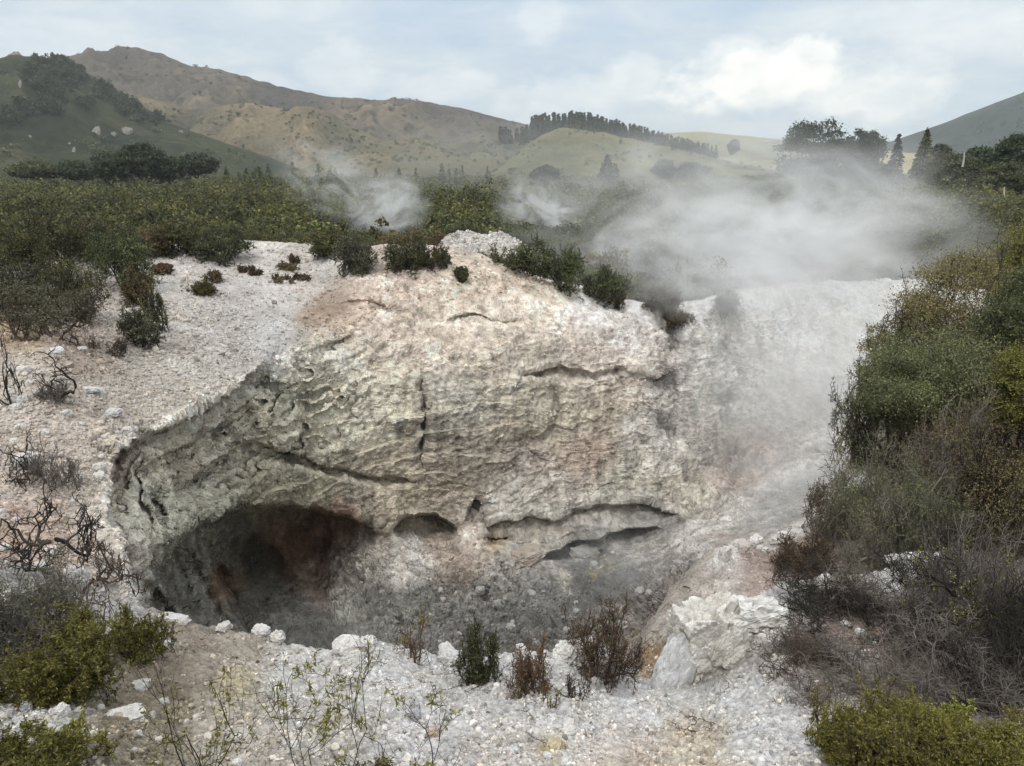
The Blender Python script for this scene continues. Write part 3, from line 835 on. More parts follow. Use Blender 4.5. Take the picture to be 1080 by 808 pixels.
def grow(seed, H, W, stems=4, kids=(7, 7, 7), leaf=10, lsize=.03, lwidth=.4, lean=(0, 0), spread=.7, up=.06, wander=.2, trunk=.03, twig=.004,
         low=.3, side=.62, base_r=.06, leaf_keep=1.0, droop=0.0, flat=1.0, clump=0.0):
    g = np.random.default_rng(seed)
    az = np.arange(stems) / stems * 2 * PI + g.uniform(0, 6) + g.normal(0, .35, stems)
    d0 = np.stack([np.cos(az) * spread + lean[0], np.sin(az) * spread + lean[1], np.ones(stems)], -1) * g.uniform(.75, 1.2, (stems, 1))
    st = np.stack([np.cos(az) * base_r, np.sin(az) * base_r, np.full(stems, -.06)], -1)
    L0 = .62 * g.uniform(.75, 1.15, stems)
    p0 = polylines(g, st / max(H, 1e-3), d0, L0, 8, wander, up)
    s1, d1, t1 = children(g, p0, kids[0], low, 1, side, up)
    p1 = polylines(g, s1, d1, .40 * g.uniform(.6, 1.2, len(s1)) * (1.15 - .45 * t1), 6, wander * 1.1, up)
    s2, d2, t2 = children(g, p1, kids[1], .25, 1, side, up)
    p2 = polylines(g, s2, d2, .22 * g.uniform(.6, 1.2, len(s2)), 5, wander * 1.1, up)
    s3, d3, t3 = children(g, p2, kids[2], .2, 1, side * .95, up)
    p3 = polylines(g, s3, d3, .11 * g.uniform(.6, 1.3, len(s3)), 4, wander, up)
    tips = p3.reshape(-1, 3)
    zx = np.percentile(tips[:, 2], 99)
    cx = np.median(tips[:, 0]), np.median(tips[:, 1])
    rx = np.percentile(np.hypot(tips[:, 0] - cx[0], tips[:, 1] - cx[1]), 97)
    S = np.array([W * .5 / rx, W * .5 / rx, H / zx])
    ps = [p * S for p in (p0, p1, p2, p3)]
    rr = [trunk, max(trunk * .42, twig * 1.6), max(trunk * .16, twig * 1.25), twig]
    wv, wq, off = [], [], 0
    for k, p in enumerate(ps):
        n_ = len(p)
        r0 = rr[k] * g.uniform(.75, 1.2, n_)
        r1 = np.full(n_, max(rr[min(k + 1, 3)] * (.9 if k < 3 else .5), twig * .45))
        v_, q_ = tubes(p, r0, r1, (7, 5, 4, 3)[k])
        wv.append(v_); wq.append(q_ + off); off += len(v_)
    lv = lq = None
    if leaf > 0:
        tw = ps[3]
        if clump > 0:     # leaves only on some of the branch families, so the crown shows gaps
            fam = np.repeat(np.arange(len(p2)), kids[2])
            keep = g.uniform(0, 1, len(p2)) > clump
            tw = tw[keep[fam]]
        lv, lq = leaves(g, tw, leaf, lsize, lwidth, droop=droop)
        if len(ps[2]):
            l2, q2 = leaves(g, ps[2], max(1, leaf // 3), lsize, lwidth, t0=.4, droop=droop)
            lq = np.concatenate([lq, q2 + len(lv)]); lv = np.concatenate([lv, l2])
    return np.concatenate(wv), np.concatenate(wq), lv, lq

LEAF = {
 'olive':   leaf_mat('olive shrub leaves', [(0, (0.072, 0.074, 0.020)), (.5, (0.137, 0.129, 0.029)), (.85, (0.209, 0.185, 0.045)), (1, (0.274, 0.225, 0.064))]),
 'green':   leaf_mat('grey green bush leaves', [(0, (.075, .075, .036)), (.55, (.140, .158, .064)), (.85, (.205, .215, .10)), (1, (.26, .24, .15))]),
 'golden':  leaf_mat('golden brown bush leaves', [(0, (0.087, 0.081, 0.038)), (.5, (0.180, 0.148, 0.062)), (.85, (0.268, 0.213, 0.087)), (1, (0.314, 0.258, 0.134))]),
 'dark':    leaf_mat('dark green bush leaves', [(0, (0.048, 0.061, 0.031)), (.55, (0.098, 0.114, 0.050)), (.85, (0.164, 0.170, 0.070)), (1, (0.218, 0.208, 0.088))]),
 'plain':   leaf_mat('scrub bush leaves', [(0, (0.059, 0.066, 0.024)), (.5, (0.122, 0.123, 0.045)), (.85, (0.195, 0.182, 0.061)), (1, (0.254, 0.216, 0.081))], .25, .3, (0.402, 0.397, 0.414)),
 'plaing':  leaf_mat('plain green bush leaves', [(0, (0.055, 0.068, 0.029)), (.5, (0.107, 0.127, 0.052)), (.85, (0.172, 0.189, 0.076)), (1, (0.235, 0.232, 0.101))], .25, .3, (0.402, 0.397, 0.414)),
 'brown':   leaf_mat('brown bush leaves', [(0, (0.079, 0.056, 0.031)), (.5, (0.149, 0.105, 0.053)), (1, (0.227, 0.166, 0.088))]),
 'grey':    leaf_mat('grey olive bush leaves', [(0, (.075, .075, .045)), (.5, (.150, .150, .092)), (1, (.24, .23, .16))]),
 'lime':    leaf_mat('yellow green leaves', [(0, (0.116, 0.123, 0.022)), (.5, (0.223, 0.216, 0.040)), (.85, (0.323, 0.293, 0.069)), (1, (0.396, 0.370, 0.139))], .35),
 'red':     leaf_mat('reddish dry leaves', [(0, (0.084, 0.048, 0.031)), (.5, (0.147, 0.084, 0.050)), (.85, (0.182, 0.123, 0.063)), (1, (0.210, 0.182, 0.070))]),
 'tree':    leaf_mat('dark tree leaves', [(0, (0.024, 0.033, 0.017)), (.5, (0.043, 0.060, 0.029)), (.85, (0.071, 0.090, 0.041)), (1, (0.101, 0.119, 0.054))], .2, .2),
 'pine':    leaf_mat('pine needles', [(0, (0.028, 0.039, 0.024)), (.5, (0.048, 0.063, 0.036)), (1, (0.084, 0.101, 0.056))], .1, .25),
}
WOOD = {
 'grey':  bark_mat('grey dead wood', (.075, .064, .054), (.21, .185, .16)),
 'dark':  bark_mat('dark burnt wood', (.016, .014, .012), (.055, .046, .038)),
 'brown': bark_mat('brown twigs', (.040, .028, .020), (.12, .088, .065)),
 'red':   bark_mat('reddish twigs', (.050, .028, .020), (.13, .080, .058)),
 'pale':  bark_mat('pale dead stump wood', (.30, .28, .24), (.52, .49, .44)),
}
def lobes(seed, H, W, nl=22, per=120, ls=.1, rl=(.13, .24), zlo=.22, lwidth=.6, fill=.25, lean=(0, 0)):
    """leaf clumps: lumpy lobes through an egg shaped crown, gaps between them"""
    g = np.random.default_rng(seed + 5000)
    d = unit(g.normal(0, 1, (nl, 3)))
    rad = g.uniform(.45, 1.0, (nl, 1)) ** .6
    r = g.uniform(rl[0], rl[1], nl)
    zc = (zlo + 1) / 2
    c = d * rad * np.array([.5, .5, (1 - zlo) / 2])
    c[:, :2] *= (1 - .55 * r / .5)[:, None]
    c[:, 2] = zc + c[:, 2] * (1 - r)
    c[:, 2] -= .10 * (np.hypot(c[:, 0], c[:, 1]) / .5) ** 2
    c[:, 0] += lean[0] * (c[:, 2] - .3); c[:, 1] += lean[1] * (c[:, 2] - .3)
    c *= np.array([W, W, H])
    q = unit(g.normal(0, 1, (nl, per, 3)))
    q[..., 2] = np.where(q[..., 2] < -.25, -q[..., 2] * .6, q[..., 2])
    rr = (1 - fill * g.uniform(0, 1, (nl, per, 1)) ** .7 * 2.2).clip(.15, 1.0) * g.uniform(.85, 1.12, (nl, per, 1))
    sc_ = np.stack([np.full(nl, W), np.full(nl, W), np.full(nl, .5 * (W + H) * .8)], -1)
    p = (c[:, None] + q * rr * r[:, None, None] * sc_[:, None]).reshape(-1, 3)
    out_ = unit(q * 1.0 + g.normal(0, .55, q.shape) + np.array([0, 0, .25])).reshape(-1, 3)
    s_ = unit(np.cross(out_, unit(g.normal(0, 1, p.shape))))
    o = unit(np.cross(s_, out_) + out_ * g.uniform(-.2, .9, (len(p), 1)))
    L = (ls * g.uniform(.55, 1.4, len(p)))[:, None]
    nn = np.cross(o, s_)
    Wd = L * lwidth
    kp = fbm(p / (.11 * W), 2, seed % 97) > g.uniform(-.45, .12, len(p))     # thin places and gaps in the leaf clumps
    p, o, s_, nn, L, Wd = (a_[kp] for a_ in (p, o, s_, nn, L, Wd))
    v_ = np.stack([p - o * L * .4, p + s_ * Wd * .5 + nn * L * .08, p + o * L * .6, p - s_ * Wd * .5 + nn * L * .08], 1).reshape(-1, 3)
    return v_, np.arange(len(v_)).reshape(-1, 4)

_seed = [100]
def plant(name, base, label, cat, leafm, woodm, group=None, rz=None, sink=.02, parts=('stem', 'foliage'), **kw):
    _seed[0] += 1
    lob = kw.pop('lob', None)
    ws = kw.pop('wood', .97)
    sd_ = kw.pop('seed', _seed[0])
    wv, wq, lv, lq = grow(sd_, **kw)
    if lob is not None:
        wv = wv * np.array([ws, ws, ws])
        if lv is not None: lv = lv * np.array([ws, ws, ws])
        l2, q2 = lobes(sd_, kw['H'] * .92, kw['W'] * .92, lean=kw.get('lean', (0, 0)), **lob)
        lq = q2 if lv is None else np.concatenate([lq, q2 + len(lv)])
        lv = l2 if lv is None else np.concatenate([lv, l2])
    root = empty(name, (float(base[0]), float(base[1]), float(base[2]) - sink), 0)
    tag(root, label, cat, group)
    wm = mesh_from(parts[0], wv, wq, smooth=True)
    if lv is None:
        o = link(name, wm, WOOD[woodm], None)
        o.location = root.location
        bpy.data.objects.remove(root)
        o.name = name
        tag(o, label, cat, group)
        return o
    link(parts[0], wm, WOOD[woodm], root)
    link(parts[1], mesh_from(parts[1], lv, lq), LEAF[leafm], root)
    return root

def clone(root, loc, rz, sc, label=None, group=None):
    c = root.copy()
    col.objects.link(c)
    c.location = loc
    c.rotation_euler = (0, 0, rz)
    c.scale = sc if isinstance(sc, tuple) else (sc, sc, sc)
    if label: c['label'] = label
    if group: c['group'] = group
    for ch in list(root.children):
        k = ch.copy()
        col.objects.link(k)
        k.parent = c
    return c

def size_px(base, w, h):
    """metres for a width and height in photograph pixels at that point"""
    m = float(np.linalg.norm(base)) / FPX
    phi = math.atan2(-base[2], math.hypot(base[0], base[1]))
    W = w * m * .92
    return W, max(h * m * .45, (h * m - .45 * W * math.sin(phi)) / math.cos(phi))
# ------------------------------------------------------------------ shrubs standing round the crater
SH = []
def shrub(surf, px, py, w, h, leafm, woodm, label, name='shrub', cat='shrub', **kw):
    b = surf(px, py)
    W, H = size_px(b, w, h)
    d = float(np.linalg.norm(b))
    pxm = d / FPX
    a = dict(stems=4, kids=(6, 6, 6), leaf=9, lsize=max(.022, 1.7 * pxm), lwidth=.42, trunk=min(.02 * H + .004, .03), twig=max(.0015, .24 * pxm), spread=.8, base_r=.04 * W)
    a.update(kw)
    lb = a.pop('lob', None)
    if lb is not None:
        a['lob'] = dict(nl=lb[0], per=lb[1], ls=a['lsize'] * (lb[2] if len(lb) > 2 else 1.0))
    o = plant(name, b, label, cat, leafm, woodm, H=H, W=W, **a)
    SH.append(o)
    return o
C_, N_, B_ = crater_at, near_at, bank_at
dense = dict(stems=6, kids=(7, 6, 5), leaf=7, spread=1.1, low=.15, lob=(26, 110))
# along the far rim
shrub(C_, 432, 284, 62, 36, 'dark', 'dark', 'dense dark green dome shrub at the middle of the far rim', **dense)
shrub(C_, 374, 287, 56, 40, 'grey', 'dark', 'grey green shrub on the far rim left of the dense dome shrub', stems=6, kids=(7, 6, 6), spread=1.0, low=.15, lob=(24, 100))
shrub(C_, 346, 270, 52, 26, 'plain', 'dark', 'olive low shrub on the far rim left of the grey green one', **dense)
shrub(C_, 486, 293, 20, 14, 'dark', 'dark', 'tiny round dark shrub right of the dense dome shrub', **dense)
shrub(C_, 458, 280, 40, 20, 'plain', 'brown', 'sparse low shrub between the dome shrub and the tiny round one', stems=5, leaf=5, spread=1.2)
shrub(C_, 470, 284, 18, 16, 'grey', 'brown', 'thin sprig shrub just below the sparse low shrub', stems=3, leaf=4)
shrub(C_, 556, 288, 70, 42, 'dark', 'dark', 'wide dark shrub on the far rim below the white mound', **dense)
shrub(C_, 592, 300, 60, 42, 'plaing', 'dark', 'dark shrub at the left edge of the big steam cloud', **dense)
shrub(C_, 640, 314, 60, 36, 'plaing', 'dark', 'hazy shrub on the rim inside the steam, left of the wet gully', **dense)
shrub(C_, 700, 330, 46, 30, 'brown', 'dark', 'hazy brown shrub at the head of the dark wet gully', stems=6, kids=(7, 7, 6), leaf=5, spread=1.0)
shrub(C_, 712, 346, 40, 22, 'brown', 'dark', 'twiggy dark shrub lower in the dark wet gully', stems=6, leaf=3)
shrub(C_, 762, 334, 44, 28, 'brown', 'dark', 'twiggy bare shrub in the steam right of the wet gully', stems=6, leaf=3)
shrub(C_, 620, 313, 26, 22, 'grey', 'dark', 'bare twig bush hanging over the far rim under the steam', stems=5, leaf=2)
shrub(C_, 652, 326, 20, 24, 'grey', 'dark', 'small bare twig bush on the pale rim scree', stems=4, leaf=2)
# bits of dead heath on the white scree
for k, (px, py, w_, h_, t_) in enumerate([(297,296,26,14,'low dark twiggy clump on the white scree near the rim'),(304,284,24,12,'low grey twiggy clump just under the rim edge'),(318,294,20,12,'flat dead clump right of the twiggy clumps on the scree'),(268,290,12,14,'thin dead sprig on the white scree'),(310,278,10,14,'upright dead sprig at the scree top'),(208,306,44,12,'long low dark mat of dead heath on the left scree'),(228,296,20,18,'small brown sprig above the dead heath mat'),(258,286,12,9,'small round brown tuft on the scree')]):
    shrub(C_, px, py, w_ * 1.2, h_ * .7, 'brown', 'brown', t_, stems=7, kids=(5, 5, 4), leaf=2, spread=1.5, low=.1)
shrub(C_, 213, 310, 24, 14, 'plain', 'dark', 'small olive tuft growing in the dead heath mat', **dense)
# left side of the crater
shrub(C_, 55, 357, 109, 60, 'grey', 'brown', 'grey green shrub with a bare forked trunk on the orange mound', stems=3, kids=(7, 7, 7), leaf=8, spread=1.0, trunk=.05, low=.5, wander=.28, lob=(26, 120))
shrub(C_, 78, 338, 91, 68, 'plain', 'dark', 'bright olive bush behind the forked grey green shrub', **dense)
shrub(C_, 20, 338, 76, 53, 'grey', 'dark', 'grey shrub at the left edge beside the orange mound', stems=6, kids=(7, 7, 6), spread=1.0, lob=(30, 120))
shrub(C_, 148, 366, 45, 40, 'grey', 'dark', 'grey green bush with black stems in the gravel hollow', stems=5, kids=(7, 6, 6), spread=.9, lob=(20, 100))
shrub(C_, 170, 350, 27, 45, 'green', 'dark', 'thin pale green shrub right of the bush in the hollow', stems=4, leaf=5)
shrub(C_, 132, 304, 78, 60, 'dark', 'dark', 'big dark bush with open lower branches on the left scree', stems=6, kids=(7, 7, 7), spread=1.1, lob=(30, 110))
shrub(C_, 150, 322, 43, 35, 'brown', 'dark', 'brown shrub spilling down the gravel below the big dark bush', stems=6, leaf=6, spread=1.2)
shrub(C_, 172, 289, 27, 11, 'red', 'dark', 'small red brown cushion shrub on the white scree', **dense)
shrub(C_, 20, 304, 100, 67, 'plain', 'dark', 'green bush at the left edge with a dark hollow below it', **dense)
shrub(C_, 62, 290, 76, 57, 'plain', 'dark', 'olive bush behind the bright olive one', **dense)
shrub(C_, 100, 276, 76, 41, 'plaing', 'dark', 'green bush above the big dark bush', **dense)
shrub(C_, 158, 268, 65, 26, 'brown', 'dark', 'wide brown dome bush at the top of the left scree', **dense)
shrub(C_, 112, 262, 61, 26, 'brown', 'dark', 'brown dome bush left of the wide brown one', **dense)
shrub(C_, 190, 268, 65, 31, 'plain', 'dark', 'olive bush hanging over the top of the white scree', **dense)
shrub(C_, 236, 274, 72, 35, 'plaing', 'dark', 'dark green bush at the rim left of the white saddle', **dense)
shrub(C_, -40, 330, 120, 83, 'plaing', 'dark', 'green bush just outside the left edge', **dense)
# foreground, near rim
shrub(N_, 70, 728, 112, 82, 'olive', 'brown', 'big olive green shrub on the near rim at the left', stems=8, kids=(8, 8, 7), leaf=11, spread=1.1, low=.12, seed=901)
shrub(N_, 40, 742, 70, 50, 'olive', 'brown', 'small olive shrub in front of the big olive one', stems=6, kids=(7, 7, 7), leaf=11, spread=1.1, low=.12)
shrub(N_, 150, 694, 58, 54, 'olive', 'brown', 'round olive shrub beside the big one, near the lip', stems=5, kids=(7, 7, 7), leaf=8, spread=.95, low=.15)
shrub(N_, 18, 690, 130, 100, 'grey', 'grey', 'grey half dead shrub at the left edge with a tangle of bare twigs', stems=9, kids=(8, 8, 6), leaf=3, spread=1.1, low=.15)
shrub(N_, 36, 662, 90, 46, 'dark', 'dark', 'low dark shrub behind the grey half dead one', stems=7, kids=(7, 7, 6), leaf=4, spread=1.3)
shrub(N_, 504, 716, 44, 60, 'dark', 'dark', 'dark green upright shrub at the edge of the near rim', stems=5, kids=(7, 6, 7), leaf=7, spread=.7, low=.12, wander=.3, side=.7)
shrub(N_, 440, 694, 62, 60, 'lime', 'red', 'thin yellow green plant left of the dark green upright shrub', stems=3, kids=(5, 4, 4), leaf=4, spread=.6, clump=.55)
shrub(N_, 556, 728, 62, 60, 'red', 'red', 'reddish dry shrub between the dark upright shrub and the open one', stems=5, kids=(7, 6, 6), leaf=3, spread=.95, low=.2, wander=.3, side=.7)
shrub(N_, 606, 742, 36, 36, 'red', 'dark', 'low dry branch trailing on the white gravel', stems=3, kids=(4, 4, 4), leaf=2, spread=1.6)
shrub(N_, 632, 714, 96, 82, 'red', 'dark', 'open vase shaped reddish shrub with black stems on the lip', stems=4, kids=(7, 7, 7), leaf=5, spread=1.0, low=.4, lean=(.4, 0), wander=.26, side=.7)
shrub(N_, 582, 748, 22, 26, 'lime', 'brown', 'tiny green sprig in the white gravel', stems=2, kids=(3, 3, 3), leaf=3, spread=.6)
shrub(N_, 30, 822, 130, 62, 'olive', 'brown', 'low olive shrub in the bottom left corner', stems=8, kids=(7, 7, 7), leaf=8, spread=1.4, low=.1)
shrub(N_, 84, 800, 60, 46, 'lime', 'brown', 'sparse green sprigs in the bottom left gravel', stems=5, kids=(4, 4, 4), leaf=5, spread=1.0)
shrub(N_, 334, 852, 190, 180, 'lime', 'dark', 'tall bare stemmed sprig with tufts of green at its tips, leaning right', stems=4, kids=(4, 4, 4), leaf=8, lsize=.034, lwidth=.34, spread=.5, lean=(.6, 0), clump=.6, low=.4, trunk=.006, twig=.0014, wander=.16)
shrub(N_, 214, 840, 120, 150, 'lime', 'dark', 'thin dark forked twig plant left of the tall sprig', stems=3, kids=(4, 4, 3), leaf=5, lsize=.03, spread=.55, clump=.6, low=.35, trunk=.006, twig=.0014, wander=.16)
shrub(N_, 440, 846, 170, 120, 'lime', 'dark', 'low arching twig plant with few green tufts at the bottom edge', stems=3, kids=(4, 4, 4), leaf=8, lsize=.034, lwidth=.34, spread=.8, lean=(.5, 0), clump=.6, low=.35, trunk=.006, twig=.0014, wander=.16)
shrub(N_, 390, 822, 90, 40, 'olive', 'dark', 'low sprig of brown leaves at the bottom edge', stems=5, kids=(4, 4, 4), leaf=4, spread=1.5)
# dead branches on the left bank
dead = dict(leaf=0, wander=.42, up=-.02, side=.75)
shrub(C_, 12, 428, 60, 64, None, 'dark', 'black dead branch standing at the left edge', 'dead_branch', 'branch', stems=3, kids=(4, 4, 4), trunk=.02, spread=.5, twig=.006, base_r=.004, **dead)
shrub(C_, 72, 432, 100, 26, None, 'dark', 'long black dead branch lying on the pale bank', 'dead_branch', 'branch', stems=2, kids=(3, 3, 3), trunk=.03, spread=3.0, twig=.006, base_r=.004, **dead)
shrub(C_, 36, 506, 80, 50, None, 'dark', 'twisted grey dead branch at the left edge above the lip', 'dead_branch', 'branch', stems=3, kids=(4, 5, 5), trunk=.022, spread=1.3, twig=.005, base_r=.004, **dead)
shrub(C_, 56, 510, 60, 46, None, 'grey', 'grey brushy dead shrub against the twisted branch', 'dead_shrub', 'shrub', stems=6, kids=(6, 6, 5), spread=1.2, leaf=0)
shrub(C_, 60, 424, 40, 26, None, 'grey', 'small brushy dead twig clump on the pale bank', 'dead_shrub', 'shrub', stems=6, kids=(5, 5, 5), spread=1.2, leaf=0)
shrub(C_, 120, 372, 44, 18, None, 'brown', 'low dead twigs at the foot of the orange mound', 'dead_shrub', 'shrub', stems=6, kids=(5, 5, 5), spread=1.5, leaf=0)
shrub(C_, 88, 366, 40, 20, None, 'brown', 'dead sticks under the forked grey green shrub', 'dead_shrub', 'shrub', stems=5, kids=(4, 4, 4), spread=1.6, leaf=0)
shrub(N_, 60, 632, 120, 22, None, 'dark', 'tangle of dark dead sticks lying above the near shrubs', 'dead_branch', 'branch', stems=5, kids=(4, 4, 4), trunk=.018, spread=3.0, twig=.005, base_r=.004, **dead)
shrub(N_, 110, 664, 90, 22, None, 'brown', 'dead sticks lying between the two olive shrubs', 'dead_branch', 'branch', stems=5, kids=(4, 4, 4), trunk=.014, spread=3.0, twig=.004, base_r=.004, **dead)
# right bank
big = dict(kids=(7, 7, 6), leaf=11, trunk=.05, low=.2, up=.0, lob=(100, 620), wood=.86)
shrub(B_, 1012, 425, 150, 165, 'golden', 'dark', 'golden brown bush highest on the right bank', 'bush', 'bush', stems=5, spread=.85, lean=(-.15, 0), **big)
shrub(B_, 950, 440, 90, 120, 'golden', 'dark', 'dark golden bush reaching left over the steam with an open branch tip', 'bush', 'bush', stems=4, spread=.8, lean=(-.5, 0), kids=(7, 7, 7), leaf=9, clump=.25, trunk=.04, up=0, lob=(40, 320))
shrub(B_, 1075, 440, 120, 160, 'dark', 'dark', 'tall dark bush at the right edge behind the golden brown one', 'bush', 'bush', stems=5, spread=.8, **big)
shrub(B_, 985, 500, 165, 170, 'green', 'brown', 'large grey green bush in the middle of the right bank', 'bush', 'bush', stems=6, spread=.9, lean=(-.15, 0), **big)
shrub(B_, 940, 490, 100, 135, 'green', 'brown', 'feathery green bush leaning left over the crater', 'bush', 'bush', stems=5, spread=.75, lean=(-.3, 0), kids=(8, 8, 8), leaf=12, trunk=.04, up=0, lob=(50, 380))
shrub(B_, 1076, 505, 110, 150, 'olive', 'dark', 'green bush with dark hollows at the right edge', 'bush', 'bush', stems=5, spread=.8, clump=.3, **big)
shrub(B_, 1012, 548, 140, 130, 'brown', 'grey', 'grey dead looking bush with bare twigs in front of the large grey green one', 'bush', 'bush', stems=6, spread=.9, kids=(8, 7, 7), leaf=5, trunk=.03, low=.2, up=-.03, side=.72, lob=(30, 110))
shrub(B_, 925, 592, 140, 130, 'green', 'grey', 'fine twigged grey bush above the brown slope', 'bush', 'bush', stems=7, spread=.9, kids=(8, 7, 7), leaf=7, trunk=.03, low=.15, up=-.03, side=.72, lob=(40, 170))
shrub(B_, 876, 560, 70, 56, 'brown', 'grey', 'low grey brown shrub on the crumbling edge of the right bank', stems=6, kids=(7, 7, 7), leaf=4, spread=1.1)
shrub(B_, 845, 596, 80, 40, 'brown', 'brown', 'low brown scrub on the brown slope above the near rim', stems=8, kids=(7, 7, 6), leaf=3, spread=1.4)
shrub(B_, 1058, 605, 130, 140, 'golden', 'dark', 'olive gold bush at the right edge above the black trunk', 'bush', 'bush', stems=6, spread=.9, kids=(8, 8, 8), leaf=8, clump=.2, trunk=.04, low=.2, up=0, lob=(40, 200))
shrub(B_, 985, 600, 90, 90, 'green', 'grey', 'small leafed green bush between the fine twigged and the olive gold bushes', 'bush', 'bush', stems=5, spread=.9, kids=(7, 7, 7), leaf=6, clump=.25, up=0, lob=(24, 160))
shrub(B_, 1066, 318, 60, 74, 'lime', 'brown', 'light yellow green bush behind the right bank', 'bush', 'bush', stems=6, kids=(7, 7, 7), leaf=9, spread=.8)
for px, py, w_, h_, lm, lb in ((1160,570,150,150,'dark','dark bush outside the right edge, nearest the bank edge'),(1190,480,150,130,'green','green bush outside the right edge, farther up the bank'),(1150,380,120,100,'golden','golden bush outside the right edge, highest on the bank'),(1150,640,130,120,'grey','grey bush outside the right edge, lowest on the bank')):
    shrub(B_, px, py, w_, h_, lm, 'dark', lb, 'bush', 'bush', stems=5, spread=.9, **big)
# nearer right: the low tree with the black trunk and the dead brush
shrub(N_, 1034, 706, 150, 128, 'lime', 'dark', 'low leaning tree with a black trunk and thin yellow green crown', 'tree', 'tree', stems=2, kids=(8, 7, 6), leaf=6, spread=.5, lean=(-.45, 0), trunk=.055, low=.3, wander=.32, clump=.45, parts=('trunk', 'crown'))
for k, (px, py, w_, h_, wm, lb) in enumerate(((900,668,130,40,'dark','flat spray of dark dead branches left of the black trunk'),(960,655,130,54,'grey','grey dead brush just behind the black trunk'),(868,640,90,36,'dark','dark wiry dead shrub on the pale ground by the rim edge'),(1060,690,120,90,'grey','tall grey dead brush at the right edge'),(930,728,150,60,'grey','wide pale grey dead shrub above the yellow green bushes'),(1010,738,150,70,'grey','grey dead shrub at the foot of the black trunk'),(1078,740,120,80,'dark','dark dead brush in the lower right corner'),(880,716,110,34,'brown','low brown dead twigs on the edge of the white gravel'),(990,690,120,40,'dark','black fallen branches on the dark soil below the trunk'),(850,690,60,24,'grey','small grey dead twigs on the white gravel'),(1000,640,110,60,'dark','dark bare brush behind the low leaning tree'))):
    shrub(N_, px, py, w_ * 1.35, h_ * 1.5, None, wm, lb, 'dead_shrub', 'shrub', stems=10, kids=(8, 7, 6), leaf=0, spread=1.5, low=.08, wander=.3, trunk=.014)
shrub(N_, 914, 746, 24, 40, None, 'dark', 'single black burnt stick standing in the dead brush', 'dead_branch', 'branch', stems=1, kids=(2, 2, 2), leaf=0, spread=.2, trunk=.014, twig=.004)
for k, (px, py, w_, h_, lb) in enumerate(((945,822,130,86,'thick yellow green bush at the bottom right'),(1010,826,120,70,'yellow green bush right of the thick one at the bottom edge'),(1074,824,110,56,'pale yellow green bush in the bottom right corner'),(900,800,70,50,'small yellow green shrub at the edge of the white gravel'),(868,790,40,60,'thin straggling yellow sprig on the white gravel'),(985,795,90,54,'yellow green shrub behind the thick one, under the dead brush'))):
    kw = dict(stems=9, kids=(8, 7, 6), leaf=9, spread=1.0, low=.08) if k != 4 else dict(stems=3, kids=(5, 5, 4), leaf=4, spread=.8)
    shrub(N_, px, py, w_, h_, 'lime', 'brown', lb, **kw)

# ------------------------------------------------------------------ scrub on the plain: the nearest bushes one by one, the rest as one mass
def ground_z(x, y):
    az = x / y
    rd = float(np.interp(az, rim_az, rim_world[:, 1])); rz_ = float(np.interp(az, rim_az, rim_world[:, 2]))
    z = float(plain_z(np.array(x), np.array(y)))
    f = 1 - float(sstep(1.0, 9.0, y - rd))
    z = z + (min(z, rz_ - .55) - z) * f
    return z - 2.5 * (1 - float(sstep(.8, 2.6, y - rd)))
KINDS = [('plain', 'dark', 'olive'), ('plaing', 'dark', 'green'), ('brown', 'dark', 'brown'), ('dark', 'dark', 'dark green'), ('plain', 'brown', 'olive')]
protos = []
for k, (lm, wm, nm) in enumerate(KINDS):
    p = plant('scrub_bush', (0, 0, -60), 'x', 'bush', lm, wm, H=1.6, W=2.5, stems=6, kids=(6, 5, 4), leaf=5, lob=dict(nl=40, per=130, ls=.085, rl=(.10, .2), zlo=.12), lsize=.085, lwidth=.5, spread=1.1, low=.12, trunk=.04, twig=.008, base_r=.15, seed=700 + k)
    protos.append(p)
g = np.random.default_rng(5)
spots = []
for t_ in range(60000):
    y = g.uniform(29, 62); az = g.uniform(-.72, .70)
    x = az * y
    rd = float(np.interp(az, rim_az, rim_world[:, 1]))
    if y < rd + 1.6 + (1.5 if -.36 < az < -.12 else 0): continue
    if ((x + 1.2) / 3.3) ** 2 + ((y - 39) / 3.6) ** 2 < 1 or ((x + 6.5) / 2.0) ** 2 + ((y - 44) / 3.6) ** 2 < 1: continue
    if any((x - a_) ** 2 + (y - b_) ** 2 < 1.62 ** 2 for a_, b_ in spots): continue
    spots.append((x, y))
    if len(spots) >= 900: break
spots.sort(key=lambda s_: s_[1] - float(np.interp(s_[0] / s_[1], rim_az, rim_world[:, 1])))
rest = spots[235:]
spots = spots[:235]
first = [True] * len(KINDS)
LBL = {'olive': 'rounded olive scrub bush in the belt just behind the crater rim', 'green': 'rounded green scrub bush in the belt just behind the crater rim', 'brown': 'rounded brown scrub bush in the belt just behind the crater rim', 'dark green': 'rounded dark green scrub bush in the belt just behind the crater rim'}
for x, y in spots:
    k = int(g.choice(5, p=[.3, .25, .1, .15, .2]))
    nm = KINDS[k][2]
    loc = (x, y, ground_z(x, y) - .1)
    sc = float(g.uniform(.75, 1.2))
    grp = nm + ' bushes behind the crater rim'
    if first[k]:
        first[k] = False
        o = protos[k]
        o.location = loc; o.rotation_euler = (0, 0, g.uniform(0, 6.28)); o.scale = (sc, sc, sc * .9)
        o['label'] = LBL[nm]; o['group'] = grp
    else:
        clone(protos[k], loc, g.uniform(0, 6.28), (sc, sc * float(g.uniform(.85, 1.1)), sc * float(g.uniform(.75, 1.1))), LBL[nm], grp)

